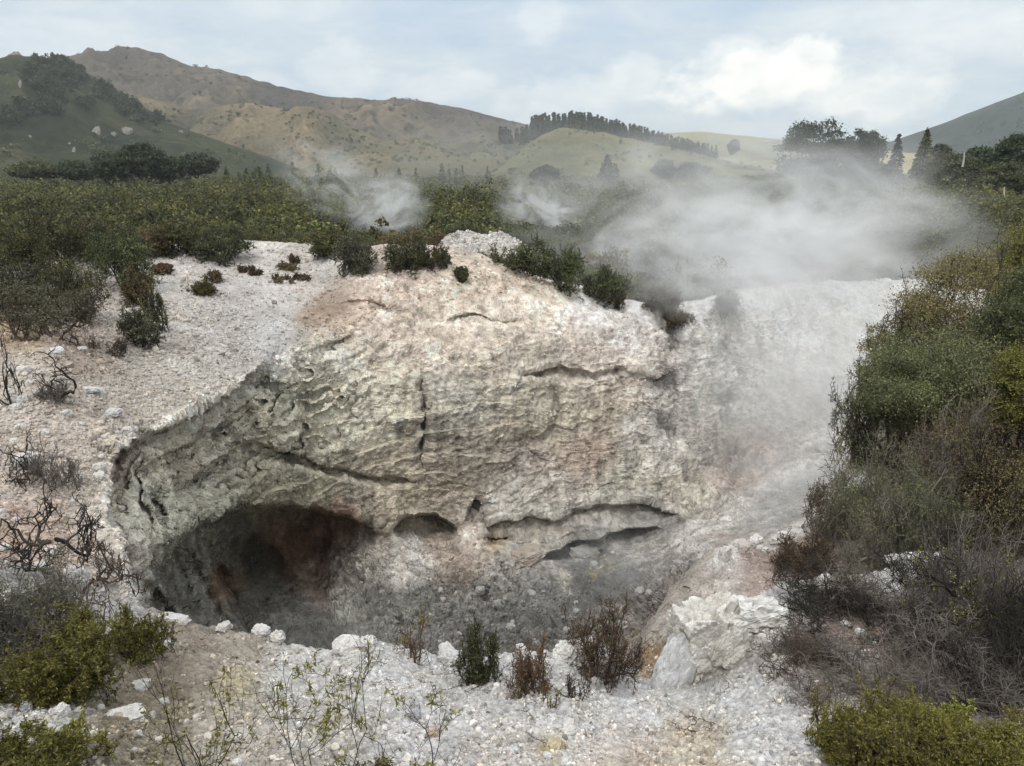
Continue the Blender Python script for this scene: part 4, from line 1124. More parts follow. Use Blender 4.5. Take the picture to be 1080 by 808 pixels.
def blob_cloud(specs, per, seed):
    """leafy mass: specs = (x,y,z,radius,height), leaf quads spread through lumpy crowns"""
    g = np.random.default_rng(seed)
    sp = np.array(specs)
    n_ = len(sp)
    nl = 10
    # each bush: several lobes
    lo = g.normal(0, 1, (n_, nl, 3)) * np.array([.34, .34, .16]) + np.array([0, 0, .5])
    lr = g.uniform(.2, .42, (n_, nl))
    q = per // nl
    dirs = unit(g.normal(0, 1, (n_, nl, q, 3)))
    dirs[..., 2] = np.where(dirs[..., 2] < -.3, -dirs[..., 2], dirs[..., 2])
    rad = g.uniform(.55, 1.05, (n_, nl, q, 1))
    c = lo[:, :, None] + dirs * rad * lr[:, :, None, None]
    c = c * np.stack([sp[:, 3], sp[:, 3], sp[:, 4]], -1)[:, None, None] + sp[:, None, None, :3]
    sz = (sp[:, 5][:, None, None] * g.uniform(.6, 1.4, (n_, nl, q)))[..., None]
    nrm = unit(dirs + g.normal(0, .55, dirs.shape))
    a = unit(np.cross(nrm, unit(g.normal(0, 1, dirs.shape))))
    b = np.cross(nrm, a)
    v_ = np.stack([c + a * sz, c + b * sz * .6, c - a * sz, c - b * sz * .6], -2).reshape(-1, 3)
    return v_, np.arange(len(v_)).reshape(-1, 4)
near_m, mid_m, far_m = [], [], []
for x, y in rest:
    near_m.append((x, y, ground_z(x, y), g.uniform(1.1, 1.6), g.uniform(1.3, 2.0), .13))
def scatter(y0, y1, s0, s1, out, ls):
    y = y0
    while y < y1:
        f = (y - y0) / (y1 - y0)
        s_ = s0 + (s1 - s0) * f
        x = -.78 * y
        while x < .78 * y:
            xx, yy = x + g.uniform(-.5, .5) * s_, y + g.uniform(-.5, .5) * s_
            hh = g.uniform(.6, 1.3)
            tall = (1 - .45 * float(sstep(90, 230, yy))) * g.uniform(.6, 1.4)
            out.append((xx, yy, float(plain_z(np.array(xx), np.array(yy))), s_ * .66 * hh, s_ * .80 * hh * tall, ls * s_))
            x += s_
        y += s_ * .8
scatter(55, 110, 2.3, 3.0, mid_m, .05)
scatter(110, 330, 3.0, 5.0, far_m, .06)
for nm_, sp_, per in (('near', near_m, 500), ('mid', mid_m, 330), ('far', far_m, 170)):
    sp_ = np.array(sp_)
    sel = g.uniform(0, 1, len(sp_)) < .55
    for half, lm in ((sel, 'plain'), (~sel, 'plaing')):
        if half.sum() == 0: continue
        v_, q_ = blob_cloud(sp_[half], per, 31)
        o = link('scrub', mesh_from('scrub', v_, q_), LEAF[lm])
        tag(o, {'near': 'low scrub behind the nearest bushes', 'mid': 'scrub covering the middle of the plain', 'far': 'far scrub running to the foot of the hills'}[nm_] + (', olive growth' if lm == 'plain' else ', green growth'), None, None, 'stuff')

# ------------------------------------------------------------------ trees beyond the plain
def tree(px, py, D, w, h, label, leafm='tree', seed=1, lsize=None, name='tree', group=None, **kw):
    b = P(px, py, D)
    W, H = w * D / FPX, h * D / FPX
    ls_ = lsize or .0030 * D
    a = dict(stems=3, kids=(6, 5, 4), leaf=4, wood=.72, lob=dict(nl=110, per=150, ls=ls_, rl=(.11, .22), zlo=.08, fill=.25), lsize=ls_, lwidth=.65, trunk=.03 * H, twig=.02, spread=.55, low=.25, base_r=.1, side=.6)
    a.update(kw)
    return plant(name, b, label, 'tree', leafm, 'dark', group, H=H, W=W, parts=('trunk', 'crown'), seed=seed, **a)
tree(854, 206, 120, 92, 86, 'largest dark round headed tree right of the steam', seed=41)
tree(906, 206, 125, 54, 74, 'dark tree with a pointed top, right of the largest tree', seed=42, spread=.4)
tree(880, 214, 112, 60, 36, 'low dark tree in front of the gap between the two dark trees', seed=43)
tree(925, 208, 118, 50, 36, 'low tree between the pointed dark tree and the conifer', seed=44)
tree(1000, 212, 110, 66, 52, 'bushy mid green tree right of the grey green conifer', 'plaing', seed=45)
tree(1030, 206, 115, 60, 54, 'dark green tree behind the bushy mid green one', seed=46)
tree(1072, 196, 105, 60, 60, 'dark tree cut by the right edge', seed=47)
tree(1055, 214, 95, 60, 46, 'green tree below the dark tree at the right edge', 'plaing', seed=48)
tree(985, 196, 135, 44, 44, 'dark tree behind the grey green conifer', seed=49)
tree(1020, 236, 85, 70, 34, 'spreading low olive tree below the right hand trees', 'plain', seed=50)
tree(960, 228, 95, 70, 36, 'grey green low tree at the edge of the steam', 'green', seed=51)
tree(900, 232, 95, 60, 32, 'pale low tree half lost in the steam', 'green', seed=52)
tree(1110, 220, 100, 80, 70, 'dark tree just outside the right edge', seed=53)
tree(152, 194, 150, 58, 46, 'tallest dark tree on the plain below the dark green hill', seed=54, spread=.6)
tree(118, 195, 155, 50, 36, 'dark tree leaning against the left of the tallest one on the plain', seed=62, spread=.7)
tree(180, 194, 152, 40, 30, 'dark tree against the right of the tallest one on the plain', seed=63, spread=.7)
tree(84, 193, 170, 50, 24, 'low dark tree left of the tallest trees on the plain', seed=55, spread=.8)
tree(208, 188, 180, 52, 28, 'low dark tree right of the tallest trees on the plain', seed=56, spread=.9)
tree(40, 192, 170, 60, 22, 'green tree at the left below the dark green hill', 'plaing', seed=57, spread=.9)
tree(575, 196, 190, 34, 22, 'dark round tree left of the plain conifer', seed=58, spread=.8)
tree(700, 190, 240, 26, 22, 'dark tree right of the plain conifer clump', seed=59, spread=.8)
tree(730, 192, 230, 40, 20, 'low dark tree at the left edge of the steam column', seed=60, spread=.9)
tree(773, 163, 700, 13, 16, 'lone dark round tree on the far pale pasture', seed=61, lsize=1.6)

def conifer_mesh(seed, H, W, tiers=14, per=26, ls=.5):
    g = np.random.default_rng(seed)
    pts, dr = [], []
    for k in range(tiers):
        f = k / (tiers - 1)
        z = H * (.10 + .9 * f)
        r = W * .5 * (1 - f) ** .8 * g.uniform(.75, 1.15) + .02 * W
        m = max(4, int(per * (1 - .7 * f)))
        a = g.uniform(0, 2 * PI, m)
        rr = r * np.sqrt(g.uniform(.08, 1, m))
        pts.append(np.stack([np.cos(a) * rr, np.sin(a) * rr, z - rr * .35 + g.normal(0, H * .02, m)], -1))
        dr.append(np.stack([np.cos(a), np.sin(a), np.full(m, -.25) + g.normal(0, .3, m)], -1))
    p = np.concatenate(pts); d = unit(np.concatenate(dr))
    s_ = unit(np.cross(d, g.normal(0, 1, p.shape)))
    L = (ls * g.uniform(.6, 1.3, len(p)))[:, None]
    lv = np.stack([p - d * L * .5, p + s_ * L * .3, p + d * L * .6, p - s_ * L * .3], 1).reshape(-1, 3)
    tp = np.array([[[0, 0, -.5], [0, 0, H * .5], [0, 0, H]]])
    wv, wq = tubes(tp, np.array([H * .018 + .03]), np.array([.02]), 6)
    return wv, wq, lv, np.arange(len(lv)).reshape(-1, 4)
def conifer(px, py, D, w, h, label, leafm='tree', seed=1, name='conifer', **kw):
    W, H = w * D / FPX, h * D / FPX
    wv, wq, lv, lq = conifer_mesh(seed, H, W, **kw)
    root = empty(name, tuple(P(px, py, D)))
    tag(root, label, 'tree')
    link('trunk', mesh_from('trunk', wv, wq, smooth=True), WOOD['dark'], root)
    link('crown', mesh_from('crown', lv, lq), LEAF[leafm], root)
    return root
conifer(940, 206, 122, 22, 58, 'dark narrow conifer between the pointed dark tree and the grey green conifer', seed=71, tiers=24, per=60, ls=.55)
conifer(968, 212, 118, 34, 68, 'grey green conifer with a pointed top in the right hand trees', 'green', seed=72, tiers=26, per=80, ls=.6)
conifer(640, 192, 230, 22, 26, 'dark conifer standing alone on the plain in the centre', seed=73, tiers=18, per=60, ls=1.1)
conifer(648, 193, 226, 16, 18, 'shorter conifer touching the lone dark one', seed=74, tiers=14, per=50, ls=1.0)
# young pines at the foot of the tan spur
wv, wq, lv, lq = conifer_mesh(80, 5.0, 3.0, 12, 28, .7)
yw, yl = mesh_from('trunk', wv, wq, smooth=True), mesh_from('crown', lv, lq)
y0 = None
for k in range(34):
    px = g.uniform(235, 520); D_ = g.uniform(185, 250)
    b = P(px, 190, D_)
    b[2] = float(plain_z(b[0], b[1])) + .5
    sc = float(g.uniform(.5, 1.3))
    if y0 is None:
        y0 = empty('young_pine', tuple(b), 0, sc)
        tag(y0, 'small green young pine in the strip at the foot of the tan spur', 'tree', 'young pines at the foot of the spur')
        link('trunk', yw, WOOD['dark'], y0); link('crown', yl, LEAF['plaing'], y0)
    else:
        clone(y0, tuple(b), g.uniform(0, 6), sc)
# plantation of pines along the ridge
wv, wq, lv, lq = conifer_mesh(81, 15.0, 5.2, 13, 20, 2.4)
nv = len(wv)
pm = mesh_from('pine_tree', np.concatenate([wv, lv]), np.concatenate([wq, lq + nv]), mat_index=[0] * len(wq) + [1] * len(lq))
edge = [(548,152),(556,148),(565,142),(600,138),(620,140),(660,149),(700,158),(740,166),(756,168)]
first_p = None
for row in range(3):
    for k in range(62):
        px = 548 + (755 - 548) * (k + g.uniform(0, .9)) / 62
        D_ = 640 + row * 12
        py = float(interp(px, edge)) - row * .4 - g.uniform(0, 1)
        h_ = (21 if px > 560 else 17) * (1 - .35 * (px - 560) / 200 if px > 620 else .9) * D_ / FPX
        sc = float(h_ / 15 * g.uniform(.85, 1.12))
        loc = tuple(float(c_) for c_ in P(px, py + 3, D_))
        if first_p is None:
            first_p = link('pine_tree', pm, [WOOD['dark'], LEAF['pine']])
            first_p.location = loc; first_p.scale = (sc * .9, sc * .9, sc)
            tag(first_p, 'tall dark pine in the plantation strip along the ridge', 'tree', 'pines of the plantation along the ridge')
        else:
            c = first_p.copy(); col.objects.link(c); c.location = loc; c.rotation_euler = (0, 0, g.uniform(0, 6)); c.scale = (sc * .9, sc * .9, sc)
for k in range(10):
    px = g.uniform(526, 552)
    c = first_p.copy(); col.objects.link(c); c.location = tuple(float(c_) for c_ in P(px, 150 + g.uniform(-1, 3), 680)); sc = float(g.uniform(.55, .8)); c.scale = (sc * 1.5, sc * 1.5, sc)
    c['label'] = 'shorter spreading pine at the left end of the plantation'; c['group'] = 'shorter pines left of the plantation'
# trees dotted over the dark green hill and the spurs
def on_hill(seed, u, v_):
    X, Y, Z = HILLS[seed]
    r_, c_ = int(v_ * (X.shape[0] - 16)), int(u * (X.shape[1] - 1))
    return X[r_, c_], Y[r_, c_], Z[r_, c_]
for seed, n_, r0, r1, lm, lb, umin, vmin in ((302, 300, 1.5, 4, 'dark', 'dark bush and small trees growing over the dark green hill', 0, .05), (303, 420, 1.0, 2.4, 'dark', 'scattered dark shrubs on the tan spur', 0, .1), (304, 300, 1.2, 2.8, 'plaing', 'scattered shrubs on the olive brown spur', 0, .1), (305, 120, 1.0, 2.2, 'plaing', 'scattered shrubs on the green knoll', 0, .1), (301, 420, 1.5, 4.0, 'dark', 'scattered dark shrubs on the heath hill', 0, .3), (308, 700, 3.5, 9, 'tree', 'dark bush covering the far hill at the right edge', 0, .1)):
    sp_ = []
    while len(sp_) < n_:
        u_, w_ = g.uniform(umin, 1), g.uniform(vmin, .98)
        x, y, z = on_hill(seed, u_, w_)
        if fbm(np.array([[x / 40, y / 40, 0]]), 3, seed)[0] < g.uniform(-.15, .35): continue
        r_ = g.uniform(r0, r1)
        sp_.append((x, y, z - .3 * r_, r_, r_ * 1.3, r_ * .17))
    v_, q_ = blob_cloud(sp_, 96, seed)
    tag(link('hill_scrub', mesh_from('hill_scrub', v_, q_), LEAF[lm]), lb, None, None, 'stuff')

# darker stands of trees and white rock outcrops on the dark green hill
def hill_at(seed, px, py):
    X, Y, Z = HILLS[seed]
    fy = Y * CT - Z * ST
    uy = Y * ST + Z * CT
    qx, qy = 540 + FPX * X / fy, 404 - FPX * uy / fy
    d2 = (qx - px) ** 2 + (qy - py) ** 2
    d2[-15:] = 1e9
    k = np.argmin(d2)
    return np.array([X.flat[k], Y.flat[k], Z.flat[k]])
sp_ = []
for cx_, cy_, rx_, ry_, n_ in ((58,82,34,18,110),(56,112,11,12,36),(110,100,9,9,26),(136,114,16,9,40),(30,118,12,8,22),(90,112,10,5,14),(160,128,16,6,20),(14,128,12,10,14)):
    for _ in range(n_):
        a_, r_ = g.uniform(0, 6.28), math.sqrt(g.uniform(0, 1))
        b = hill_at(302, cx_ + rx_ * r_ * math.cos(a_), cy_ + ry_ * r_ * math.sin(a_))
        k = g.uniform(2.2, 5.5)
        sp_.append((b[0], b[1], b[2] - .2 * k, k, k * 1.5, k * .16))
v_, q_ = blob_cloud(sp_, 150, 77)
tag(link('hill_woods', mesh_from('hill_woods', v_, q_), LEAF['tree']), 'dark woods in stands on the dark green hill', None, None, 'stuff')

# dry twigs lying about on the gravel of the near rim
tw = []
for k in range(40):
    px, py = g.uniform(220, 860), 0
    py = float(np.interp(px, [l_[0] for l_ in LIP], [l_[1] for l_ in LIP])) + g.uniform(12, 90)
    b = near_at(px, py)
    if k < 5:
        o = shrub(N_, px, py, 30, 8, None, 'brown', 'small dry twig lying loose on the white gravel of the near rim', 'dry_twig', 'twig', stems=2, kids=(3, 3, 2), leaf=0, spread=2.4, trunk=.004, twig=.0014, base_r=.002, up=-.03)
        o['group'] = 'dry twigs on the near gravel'
        tw.append(o)
    else:
        o = tw[k % 5].copy(); col.objects.link(o)
        o.location = tuple(float(c_) for c_ in b)
        o.rotation_euler = (0, 0, g.uniform(0, 6.28)); sc = float(g.uniform(.6, 1.3)); o.scale = (sc, sc, sc)
# ------------------------------------------------------------------ stones
def ico(sub):
    t = (1 + 5 ** .5) / 2
    v_ = [(-1, t, 0), (1, t, 0), (-1, -t, 0), (1, -t, 0), (0, -1, t), (0, 1, t), (0, -1, -t), (0, 1, -t), (t, 0, -1), (t, 0, 1), (-t, 0, -1), (-t, 0, 1)]
    f = [(0,11,5),(0,5,1),(0,1,7),(0,7,10),(0,10,11),(1,5,9),(5,11,4),(11,10,2),(10,7,6),(7,1,8),(3,9,4),(3,4,2),(3,2,6),(3,6,8),(3,8,9),(4,9,5),(2,4,11),(6,2,10),(8,6,7),(9,8,1)]
    v_ = [np.array(a, float) / np.linalg.norm(a) for a in v_]
    for _ in range(sub):
        mid, nf = {}, []
        def m(a, b):
            k = (min(a, b), max(a, b))
            if k not in mid:
                q = v_[a] + v_[b]
                v_.append(q / np.linalg.norm(q)); mid[k] = len(v_) - 1
            return mid[k]
        for a, b, c in f:
            x, y, z = m(a, b), m(b, c), m(c, a)
            nf += [(a, x, z), (b, y, x), (c, z, y), (x, y, z)]
        f = nf
    return np.array(v_), np.array(f)
ICO0, ICO1 = ico(0), ico(1)

def stones(pts, size, tint, seed, base=ICO0):
    """many loose stones as one mesh; size = diameter in metres"""
    g = np.random.default_rng(seed)
    bv, bf = base
    n_ = len(pts)
    q = unit(g.normal(0, 1, (n_, 4)))
    w_, x, y, z = q.T
    Rm = np.stack([np.stack([1 - 2 * (y * y + z * z), 2 * (x * y - z * w_), 2 * (x * z + y * w_)], -1),
                   np.stack([2 * (x * y + z * w_), 1 - 2 * (x * x + z * z), 2 * (y * z - x * w_)], -1),
                   np.stack([2 * (x * z - y * w_), 2 * (y * z + x * w_), 1 - 2 * (x * x + y * y)], -1)], 1)
    loc = bv[None] * g.uniform(.72, 1.22, (n_, len(bv), 1)) * np.stack([np.ones(n_), g.uniform(.65, 1, n_), g.uniform(.45, .85, n_)], -1)[:, None]
    v_ = np.einsum('nij,nkj->nki', Rm, loc) * (size * .5)[:, None, None] + pts[:, None]
    f = bf[None] + (np.arange(n_) * len(bv))[:, None, None]
    c = np.repeat(tint[:, None], len(bv), 1)
    return v_.reshape(-1, 3), f.reshape(-1, 3), c.reshape(-1, 3)

M_stone = island_mat('pumice stones', [(0, (.50, .48, .46)), (.12, (.84, .82, .80)), (.5, (1.05, 1.03, 1.01)), (.75, (1.2, 1.19, 1.17)), (.9, (1.15, 1.06, .94)), (.96, (.72, .70, .70)), (1, (.55, .50, .45))], .92, 70, .004)
def gravel(label, pts, size, tint, seed):
    v_, f, c = stones(pts, size, tint, seed)
    return tag(link('gravel', mesh_from('gravel', v_, tris=f, colors=c), M_stone), label, None, None, 'stuff')
g = np.random.default_rng(77)
# near rim
n_ = 120000
cx = g.uniform(0.08, .92, n_) * (NC2 - 1)
ry = g.uniform(0.004, 1, n_) ** 1.0 * (NR2 - 1)
ci, ri = cx.astype(int), ry.astype(int)
pxq, pyq = PX2[ri, ci], PY2[ri, ci]
keep = (fbm(np.stack([pxq / 45, pyq / 20, pxq * 0], -1), 4, 401) > g.uniform(-.2, .22, n_)) & (pyq < 860) & (pxq > -130) & (pxq < 1230)
brown = np.clip(np.exp(-((pxq - 1010) / 130) ** 2 - ((pyq - 690) / 70) ** 2) + np.exp(-((pxq - 160) / 90) ** 2 - ((pyq - 730) / 55) ** 2) * .95, 0, 1)
keep &= g.uniform(0, 1, n_) > brown * .55
ci, ri = ci[keep], ri[keep]
a_, b_ = g.uniform(0, 1, (2, len(ci)))
ci1, ri1 = np.minimum(ci + 1, NC2 - 1), np.minimum(ri + 1, NR2 - 1)
p_ = V2[ri, ci] + (V2[ri, ci1] - V2[ri, ci]) * a_[:, None] + (V2[ri1, ci] - V2[ri, ci]) * b_[:, None]
dd = np.linalg.norm(p_, axis=1)
sz = np.clip(np.exp(g.normal(math.log(.0145), .62, len(p_))), .007, .09) * (.75 + .03 * dd)
p_[:, 2] += sz * .12
base_c = C2[ri, ci]
tint = np.clip(base_c * .82 + np.array([.11, .10, .09]) * g.uniform(-.6, 1.9, (len(p_), 1)), .05, .70)
gravel('white pumice gravel covering the near rim', p_, sz, tint, 1)
# left bank, rim scree and crater floor
def scatter_crater(n_, x0, x1, y0, y1, test, spx, label, seed, mulc=1.0, addc=.15):
    px, py = g.uniform(x0, x1, n_), g.uniform(y0, y1, n_)
    k = test(px, py)
    px, py = px[k], py[k]
    c = np.clip(((px + 140) / 1180 * (NC - 1)), 0, NC - 1).astype(int)
    ok = py > rim[c] + 1
    px, py, c = px[ok], py[ok], c[ok]
    r_ = np.clip((py - rim[c]) / (800 - rim[c]) * (NR - 1), 0, NR - 2).astype(int)
    p_ = V[r_, c] + (V[r_ + 1, c] - V[r_, c]) * g.uniform(0, 1, (len(c), 1))
    d_ = np.linalg.norm(p_, axis=1)
    s_ = np.clip(np.exp(g.normal(math.log(spx), .48, len(c))), 1.2, 9) * d_ / FPX
    p_[:, 2] += s_ * .1
    t_ = np.clip(Cc[r_, c] * mulc + addc * g.uniform(.2, 1.1, (len(c), 1)), .05, .7)
    gravel(label, p_, s_, t_, seed)
bank_t = lambda px, py: (sdf_poly(px, py, BANKPOLY) > 5) & (px < 420) & (fbm(np.stack([px / 24, py / 15, px * 0], -1), 3, 402) > g.uniform(-.55, .25, len(px)))
scatter_crater(34000, -130, 270, 320, 660, bank_t, 2.5, 'pale stones strewn over the left bank', 2, .85, .10)
scree_t = lambda px, py: (py < 262 + 150 * np.exp(-((px - 200) / 150) ** 2) + 45) & (fbm(np.stack([px / 24, py / 12, px * 0], -1), 3, 403) > g.uniform(-.5, .3, len(px)))
scatter_crater(30000, 90, 960, 255, 460, scree_t, 2.0, 'white scree below the far rim', 3, .85, .10)
floor_t = lambda px, py: (sdf_poly(px, py, [(380,600),(440,575),(520,600),(600,610),(690,575),(740,585),(790,600),(730,720),(400,720)]) > -10) & (fbm(np.stack([px / 20, py / 14, px * 0], -1), 3, 404) > g.uniform(-.4, .3, len(px)))
scatter_crater(12000, 370, 800, 570, 720, floor_t, 2.4, 'grey rubble on the crater floor', 4, .85, .05)
wall_t = lambda px, py: (craggy[np.clip((py - 300) / 500 * NR, 0, NR - 1).astype(int), np.clip((px + 140) / 1180 * (NC - 1), 0, NC - 1).astype(int)] > .4) & (fbm(np.stack([px / 40, py / 26, px * 0], -1), 4, 405) > g.uniform(-.12, .5, len(px)))
scatter_crater(42000, 130, 900, 290, 600, wall_t, 1.55, 'small loose stones caught on the crater wall', 5, .95, .06)
n_ = 9000
x_ = g.normal(-1.6, 2.6, n_); y_ = g.normal(40, 2.6, n_)
z_ = plain_z(x_, y_)
k = (x_ > -8) & (np.exp(-((x_ + 1.2) / 3.0) ** 2 - ((y_ - 40) / 3.2) ** 2) > .12)
p_ = np.stack([x_, y_, z_], -1)[k]
sz = np.exp(g.normal(math.log(.09), .45, len(p_)))
gravel('white stones on the mound behind the rim', p_, sz, np.clip(np.array([.62, .6, .58]) * g.uniform(.6, 1.05, (len(p_), 1)), .1, .7), 8)
# right bank
n_ = 9000
ci, ri = g.integers(0, int(NC3 * .75), n_), g.integers(0, NR3 - 1, n_)
k = fbm(V3[ri, ci] / .5, 3, 406) > g.uniform(-.3, .3, n_)
ci, ri = ci[k], ri[k]
p_ = V3[ri, ci] + (V3[ri + 1, ci] - V3[ri, ci]) * g.uniform(0, 1, (len(ci), 1))
sz = np.exp(g.normal(math.log(.035), .45, len(p_)))
gravel('brown and white rubble on the right bank', p_, sz, np.clip(C3[ri, ci] * .8 + .12 * g.uniform(0, 1, (len(ci), 1)) ** 2 * 3, .05, .65), 6)

# ------------------------------------------------------------------ rocks that stand out
ICO5, ICO4, ICO3 = ico(5), ico(4), ico(3)
M_block = rock_mat('pale rock', .2, .9, (5, 22, 90), .010, .93, .25)
def rock(base, dims, label, colr, seed, name='rock', boxy=.45, rz=None, tilt=(0, 0), ic=None, group=None, sink=.25, rough=1.0):
    g_ = np.random.default_rng(seed)
    bv, bf = ic or ICO3
    v_ = bv.copy()
    k = np.max(np.abs(v_), axis=1, keepdims=True)
    v_ = v_ * (1 - boxy) + v_ / k * boxy * .82
    o_ = g_.uniform(0, 50, 3)
    f1, e1 = worley_facets(v_ * 1.5 + o_, seed)
    f2, e2_ = worley_facets(v_ * 4.2 + o_, seed + 1)
    v_ = v_ * (1 + (fbm(v_ * 1.1 + o_, 3, seed) * .35 + f1 * .22 + f2 * .09 + fbm(v_ * 5 + o_, 5, seed, .62) * .12 - .03 * (1 - sstep(0, .1, e2_))) * rough)[:, None]
    v_ = v_ * np.array(dims) * .5
    a, b = tilt
    Rx = np.array([[1, 0, 0], [0, math.cos(a), -math.sin(a)], [0, math.sin(a), math.cos(a)]])
    Ry = np.array([[math.cos(b), 0, math.sin(b)], [0, 1, 0], [-math.sin(b), 0, math.cos(b)]])
    v_ = v_ @ Rx.T @ Ry.T
    c = np.array(colr) * (1 + fbm(v_ / max(dims) * 5 + o_, 4, seed + 3)[:, None] * np.array([.35, .42, .5]) + (f2 * .25)[:, None])
    o = link(name, mesh_from(name, v_, tris=bf, colors=np.clip(c, .05, .75), smooth=False), M_block)
    o.location = (float(base[0]), float(base[1]), float(base[2]) + dims[2] * (.5 - sink))
    o.rotation_euler = (0, 0, g_.uniform(0, 6.28) if rz is None else rz)
    tag(o, label, 'rock', group)
    return o
W1, W2, G1, O1, Y1 = (.59, .565, .535), (.54, .51, .47), (.40, .40, .41), (.46, .37, .26), (.50, .39, .20)
def rpx(surf, px, py, w, h, label, c=W1, seed=0, depth=.8, **kw):
    b = surf(px, py)
    d = float(np.linalg.norm(b)) / FPX * (.85 if w < 60 else 1)
    return rock(b, (w * d, w * d * depth, h * d * 1.15), label, c, seed or int(px * 7 + py), **kw)
# the block on the lip at the right
rpx(N_, 742, 712, 72, 84, 'rough beige rock block on the lip of the near rim, the biggest rock', (.60, .575, .525), 12, .75, boxy=.75, ic=ICO5, rz=.25, sink=.18, tilt=(.05, -.05), name='rock_block')
rpx(N_, 712, 722, 52, 74, 'smooth white slab leaning on the left side of the rough rock block', (.56, .56, .555), 15, .5, boxy=.35, ic=ICO5, rz=.3, tilt=(-.3, .55), sink=.3, rough=.45, name='rock_slab')
rpx(N_, 790, 662, 80, 40, 'low crumbling white outcrop behind the rough rock block', (.64, .625, .60), 19, .6, boxy=.6, ic=ICO5, rz=.1, sink=.35, name='rock_outcrop')
rpx(N_, 772, 690, 40, 40, 'rough beige shoulder of stone against the right side of the block', (.50, .48, .43), 23, .8, boxy=.5, ic=ICO4, sink=.3)
rpx(N_, 366, 686, 34, 17, 'rounded white boulder with a notch, sitting on the lip', (.61, .585, .555), 31, .9, boxy=.3, ic=ICO5, sink=.2, rough=.7)
rpx(N_, 388, 682, 24, 14, 'white boulder just right of the notched one on the lip', (.61, .585, .555), 33, .8, ic=ICO4)
rpx(N_, 293, 673, 17, 11, 'white pointed stone on the lip above the yellow stain', (.61, .585, .555), 35, .8, ic=ICO4)
rpx(N_, 275, 672, 22, 8, 'flat white stone left of the pointed one on the lip', W1, 36, ic=ICO3)
rpx(N_, 236, 663, 18, 8, 'flat pale stone on the lip near the round olive shrub', W2, 37)
rpx(N_, 330, 725, 15, 11, 'white stone right of the yellow stain', W1, 38)
rpx(N_, 626, 698, 60, 26, 'long white ledge of rock on the lip left of the vase shaped shrub', (.61, .585, .555), 41, .6, boxy=.5, ic=ICO5, sink=.35, name='rock_ledge')
rpx(N_, 596, 690, 34, 16, 'white rock on the lip behind the reddish dry shrub', W1, 42, ic=ICO4)
rpx(N_, 472, 682, 22, 17, 'white boulder on the lip left of the dark upright shrub', (.61, .585, .555), 43, ic=ICO4)
rpx(N_, 475, 697, 30, 14, 'grey stone below the white boulder on the lip', (.50, .49, .47), 44, ic=ICO4)
rpx(N_, 549, 687, 16, 12, 'small white stone on the lip between the two middle shrubs', W1, 45)
rpx(N_, 628, 720, 13, 12, 'round white stone at the foot of the vase shaped shrub', W1, 46, ic=ICO4)
rpx(N_, 658, 708, 32, 16, 'grey flat rock on the lip right of the vase shaped shrub', (.42, .41, .39), 47, ic=ICO4)
rpx(N_, 586, 786, 24, 13, 'ochre stained stone in the white gravel near the bottom edge', (.47, .40, .27), 48, ic=ICO4)
rpx(N_, 602, 768, 18, 9, 'flat white stone above the ochre stained one', W1, 49)
rpx(N_, 458, 777, 13, 10, 'pinkish stone in the bottom gravel', (.52, .40, .34), 50)
rpx(N_, 438, 757, 16, 12, 'blue grey stone in the bottom gravel', (.36, .36, .37), 51)
rpx(N_, 437, 748, 12, 8, 'small grey stone above the blue grey one', (.40, .40, .41), 52)
rpx(N_, 542, 788, 11, 9, 'pale bluish stone left of the ochre stained one', (.52, .53, .55), 53)
rpx(N_, 132, 757, 40, 9, 'long flat white stone below the round olive shrub', W1, 54, ic=ICO4)
rpx(N_, 147, 728, 22, 11, 'flat white stone right of the big olive shrub', W1, 55)
rpx(N_, 106, 737, 18, 12, 'angular white stone at the foot of the big olive shrub', W1, 56)
rpx(N_, 28, 748, 15, 12, 'grey stone in the white gravel at the left', (.42, .43, .44), 57)
rpx(N_, 62, 760, 18, 12, 'blocky white stone in the white gravel at the left', W1, 58)
rpx(N_, 40, 598, 18, 10, 'white oval stone on the orange patch at the left', (.68, .665, .65), 59)
rpx(N_, 84, 598, 26, 30, 'white angular rock on the left bank edge', (.64, .61, .58), 60, ic=ICO4)
rpx(N_, 184, 653, 44, 8, 'smooth white ledge above the round olive shrub', (.56, .54, .51), 62, .35, ic=ICO4, rz=-.2, sink=.4, rough=.6, name='rock_ledge')
rpx(N_, 177, 686, 15, 9, 'white stone right of the round olive shrub', W1, 63)
rpx(N_, 918, 802, 26, 13, 'white stone at the edge of the yellow green bush', W1, 64)
rpx(N_, 872, 612, 20, 8, 'bright white rock on the rim under the dark wiry shrub', (.66, .65, .64), 65, .5, ic=ICO4)
rpx(N_, 965, 590, 60, 9, 'long white ledge seen through the bushes on the right', (.62, .60, .58), 66, .25, rz=.05, ic=ICO4, name='rock_ledge')
rpx(N_, 870, 620, 30, 14, 'pale flat rock below the bright white one', W2, 67)
rpx(B_, 762, 588, 18, 20, 'white crumbling pinnacle on the edge of the right bank', (.60, .57, .545), 68, .6, ic=ICO4, boxy=.5)
rpx(B_, 784, 582, 22, 16, 'pinkish white lump beside the crumbling pinnacle', (.52, .46, .43), 69, .6, ic=ICO4)
rpx(B_, 822, 573, 24, 9, 'white cap stone on the crumbling edge of the right bank', (.55, .52, .49), 70, .5, ic=ICO4)
rpx(C_, 60, 374, 14, 9, 'bright white stone below the orange mound', (.74, .73, .72), 71)
rpx(C_, 87, 370, 10, 5, 'small white flat stone right of the bright white one', W1, 72)
rpx(C_, 120, 439, 18, 9, 'white stone on the pale bank above the black fallen branch', W1, 73)
rpx(C_, 42, 416, 14, 8, 'white stone beside the black dead branch', W1, 74)
rpx(C_, 90, 411, 34, 6, 'pale blue grey ledge in the left bank', (.55, .55, .55), 75, .35, ic=ICO4, name='rock_ledge', rz=.3, sink=.4)
